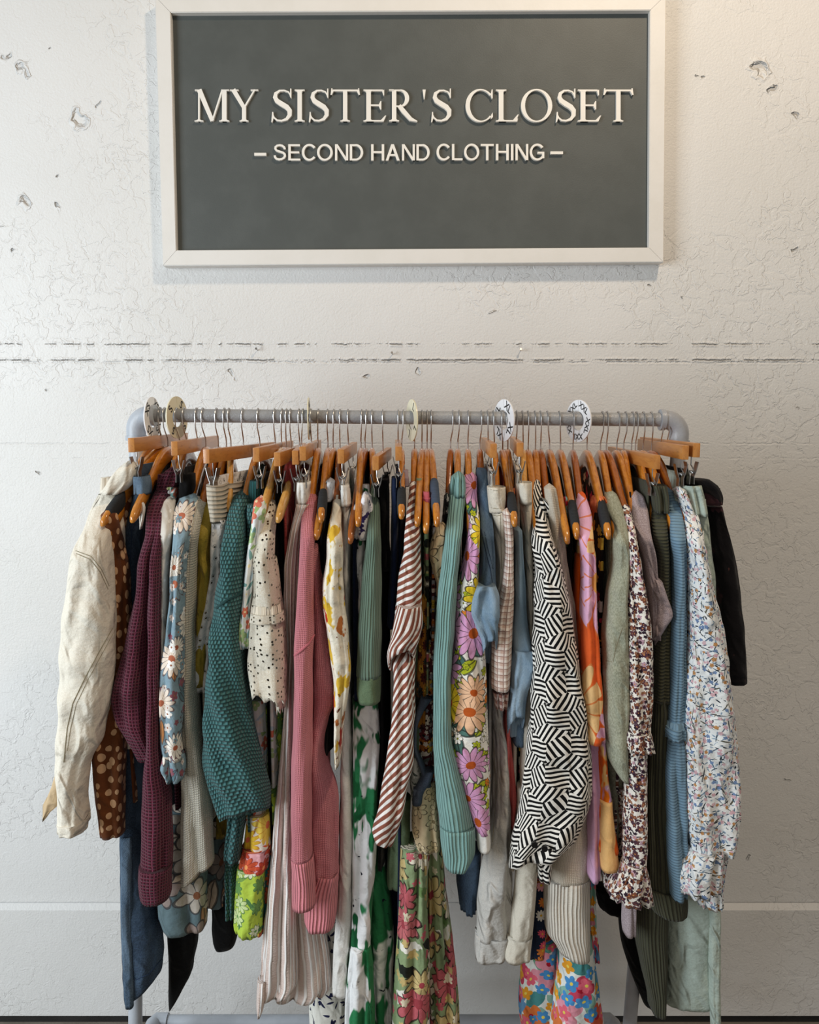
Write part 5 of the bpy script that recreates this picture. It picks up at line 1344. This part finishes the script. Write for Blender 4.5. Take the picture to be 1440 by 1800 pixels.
G('heather_top', 'top', 'mauve heather knit top with a folded short sleeve', 'mauve heather top', 'wood', 1087, -1, None, None, 'mauve', 1500, [
  ('shoulder', 'mauve', '872:1108,1130 900:1110,1138 950:1122,1146 1000:1132,1152 1060:1140,1160 1120:1142,1158', dict(F=20, dep=.055)),
  ('folded_sleeve', 'mauve', '1020:1140,1160 1060:1140,1176 1085:1142,1180 1110:1142,1168 1136:1142,1152', dict(keep=True, opn=.03, F=20.5, dep=.06, rise=False, fold=.12, wr=.004)),
  ('lower_sleeve', 'mauve', '1540:1094,1118 1580:1095,1117 1620:1095,1116 1648:1098,1112', dict(F=17, dep=.04, rise=False, top='flat')),
  ('hem', 'mauve', '1500:1050,1096 1550:1060,1098 1572:1080,1100', dict(F=9, dep=.05, rise=False, top='flat')),
  ])
G('vest', 'top', 'black top between the mauve knit and the olive sweater', 'black top beside the mauve knit', 'wood', 1100, -2, (1122, 905, 1), None, 'black', 1560, [
  ('hem', 'black', '1560:1046,1100 1590:1052,1110 1602:1080,1108', dict(F=3, dep=.05, rise=False, top='flat')),
  ])
G('trousers', 'trousers', 'dark olive ribbed trousers with gathered waist under a long bar hanger', 'dark olive ribbed trousers', 'clip', 1112, 0, (1156, 800), None, 'olive_rib', 1640, [
  ('gathered_waist', 'olive_rib', '852:1140,1170 880:1146,1174 910:1152,1174', dict(F=16.5, dep=.06, rise=False, top='flat', fold=.18, k=6)),
  ('leg', 'olive_rib', '1570:1112,1174 1640:1116,1172 1700:1128,1170 1750:1140,1167 1782:1150,1164', dict(F=14, dep=.07, rise=False, top='flat', fold=.08)),
  ('rear_leg', 'black', '1590:1086,1140 1640:1090,1140 1700:1106,1148 1760:1130,1160', dict(F=4, dep=.05, rise=False, top='flat', fold=.06)),
  ])
G('sweater', 'sweater', 'dark olive ribbed sweater with broad ribbed cuff', 'dark olive ribbed sweater', 'wood', 1119, 0, None, None, 'olive_rib', 1500, [
  ('sleeve', 'olive_rib_x', '884:1144,1168 920:1146,1172 980:1152,1176 1060:1152,1176 1140:1146,1176 1230:1144,1174', dict(F=19, dep=.055)),
  ('lower_sleeve', 'olive_rib', '1220:1142,1176 1320:1138,1176 1420:1134,1180 1560:1134,1196', dict(F=18.5, dep=.06, rise=False, top='flat')),
  ('cuff', 'olive_rib', '1556:1134,1204 1590:1142,1208 1606:1162,1202', dict(F=19, dep=.066, rise=False, top='flat', fold=.05, slant=6)),
  ])
G('dress', 'dress', 'dusty blue fine ribbed dress with a small frill and gathered sleeve', 'dusty blue ribbed dress', 'wood', 1131, 2, None, None, 'blue_rib', 1500, [
  ('upper_sleeve', 'blue_rib', '864:1166,1184 900:1176,1198 960:1180,1204 1030:1182,1203 1100:1178,1203 1200:1176,1203 1280:1172,1202', dict(F=20.5, dep=.055)),
  ('frill', 'blue_rib', '1274:1170,1200 1282:1168,1203 1294:1170,1200', dict(F=21.6, dep=.06, rise=False, top='flat', ruff=.004)),
  ('lower_sleeve', 'blue_rib', '1290:1171,1200 1360:1167,1202 1440:1168,1204 1500:1169,1206 1556:1176,1206 1578:1182,1200', dict(F=21, dep=.06, rise=False, top='flat', fold=.2)),
  ])
G('dress', 'dress', 'white dress with fine botanical sprigs and full gathered sleeve', 'white botanical dress', 'wood', 1145, 3, None, None, 'botanical', 1500, [
  ('sleeve', 'botanical', '880:1190,1212 920:1200,1226 970:1204,1236 1040:1206,1252 1100:1206,1266 1180:1203,1278 1260:1199,1288 1340:1196,1294 1400:1196,1296 1440:1200,1294 1476:1208,1290 1496:1216,1280', dict(F=22.5, dep=.085, fold=.16, k=3, wr=.006)),
  ('flared_cuff', 'botanical', '1488:1212,1268 1512:1198,1266 1540:1188,1264 1560:1190,1262', dict(F=23.5, dep=.075, rise=False, top='flat', ruff=.004, fold=.18, k=5)),
  ('rear_cuff', 'botanical', '1500:1226,1278 1540:1222,1270 1576:1224,1268 1592:1240,1266', dict(F=19, dep=.06, rise=False, top='flat', ruff=.003, fold=.15)),
  ('shoulder_fold', 'botanical', '862:1186,1204 900:1198,1222 960:1216,1236', dict(F=17, dep=.05, rise=False)),
  ])
G('trousers', 'trousers', 'mint grey cotton trousers with elastic waist and slit hem', 'mint grey trousers', 'clip', 1163, 0, (1206, 783), None, 'mint', 1620, [
  ('gathered_waist', 'mint', '852:1196,1230 880:1202,1236 905:1206,1240', dict(F=17, dep=.06, rise=False, top='flat', fold=.12, k=8)),
  ('thigh', 'mint', '902:1208,1240 960:1220,1248 1020:1228,1254 1100:1234,1258 1200:1236,1262', dict(F=15.5, dep=.06, rise=False, top='flat', fold=.08)),
  ('lower_leg', 'mint', '1520:1180,1262 1600:1168,1262 1680:1166,1262 1740:1165,1263 1762:1166,1230', dict(F=12, dep=.08, rise=False, top='flat', fold=.08)),
  ('slit_edge', 'mint', '1580:1248,1264 1660:1246,1266 1740:1246,1265 1800:1250,1266 1830:1256,1266', dict(F=13.5, dep=.03, rise=False, top='flat', fold=.06)),
  ])
G('trousers', 'trousers', 'black trousers with faint wine flowers, outermost at the right end of the rack', 'black flowered trousers', 'clip', 1174, 0, (1226, 779), None, 'black_floral', 1000, [
  ('waistband', 'black_floral', '842:1208,1244 856:1214,1262 874:1226,1268 892:1236,1262', dict(F=15, dep=.06, rise=False, top='flat', fold=.04)),
  ('leg', 'black_floral', '888:1236,1264 940:1246,1278 1000:1254,1292 1060:1258,1300 1120:1262,1306 1195:1266,1309', dict(F=13.5, dep=.07, rise=False, top='flat', fold=.05)),
  ])
# two buttons on the line print shirt's cuff
par = [o for o in bpy.data.objects if o.get('label', '').startswith('black and white interlaced')][0]
for px, py in ((940, 1486), (958, 1493)):
    q = P(px, py, YR - .245); mb = MB(); mb.tube([(q.x, q.y + .006, q.z), (q.x, q.y, q.z)], .0055, 16); mb.build('button', M['button'], par)
# contrast stitching along the cream jacket's sleeve
par = [o for o in bpy.data.objects if o.get('label', '').startswith('cream denim jacket')][0]
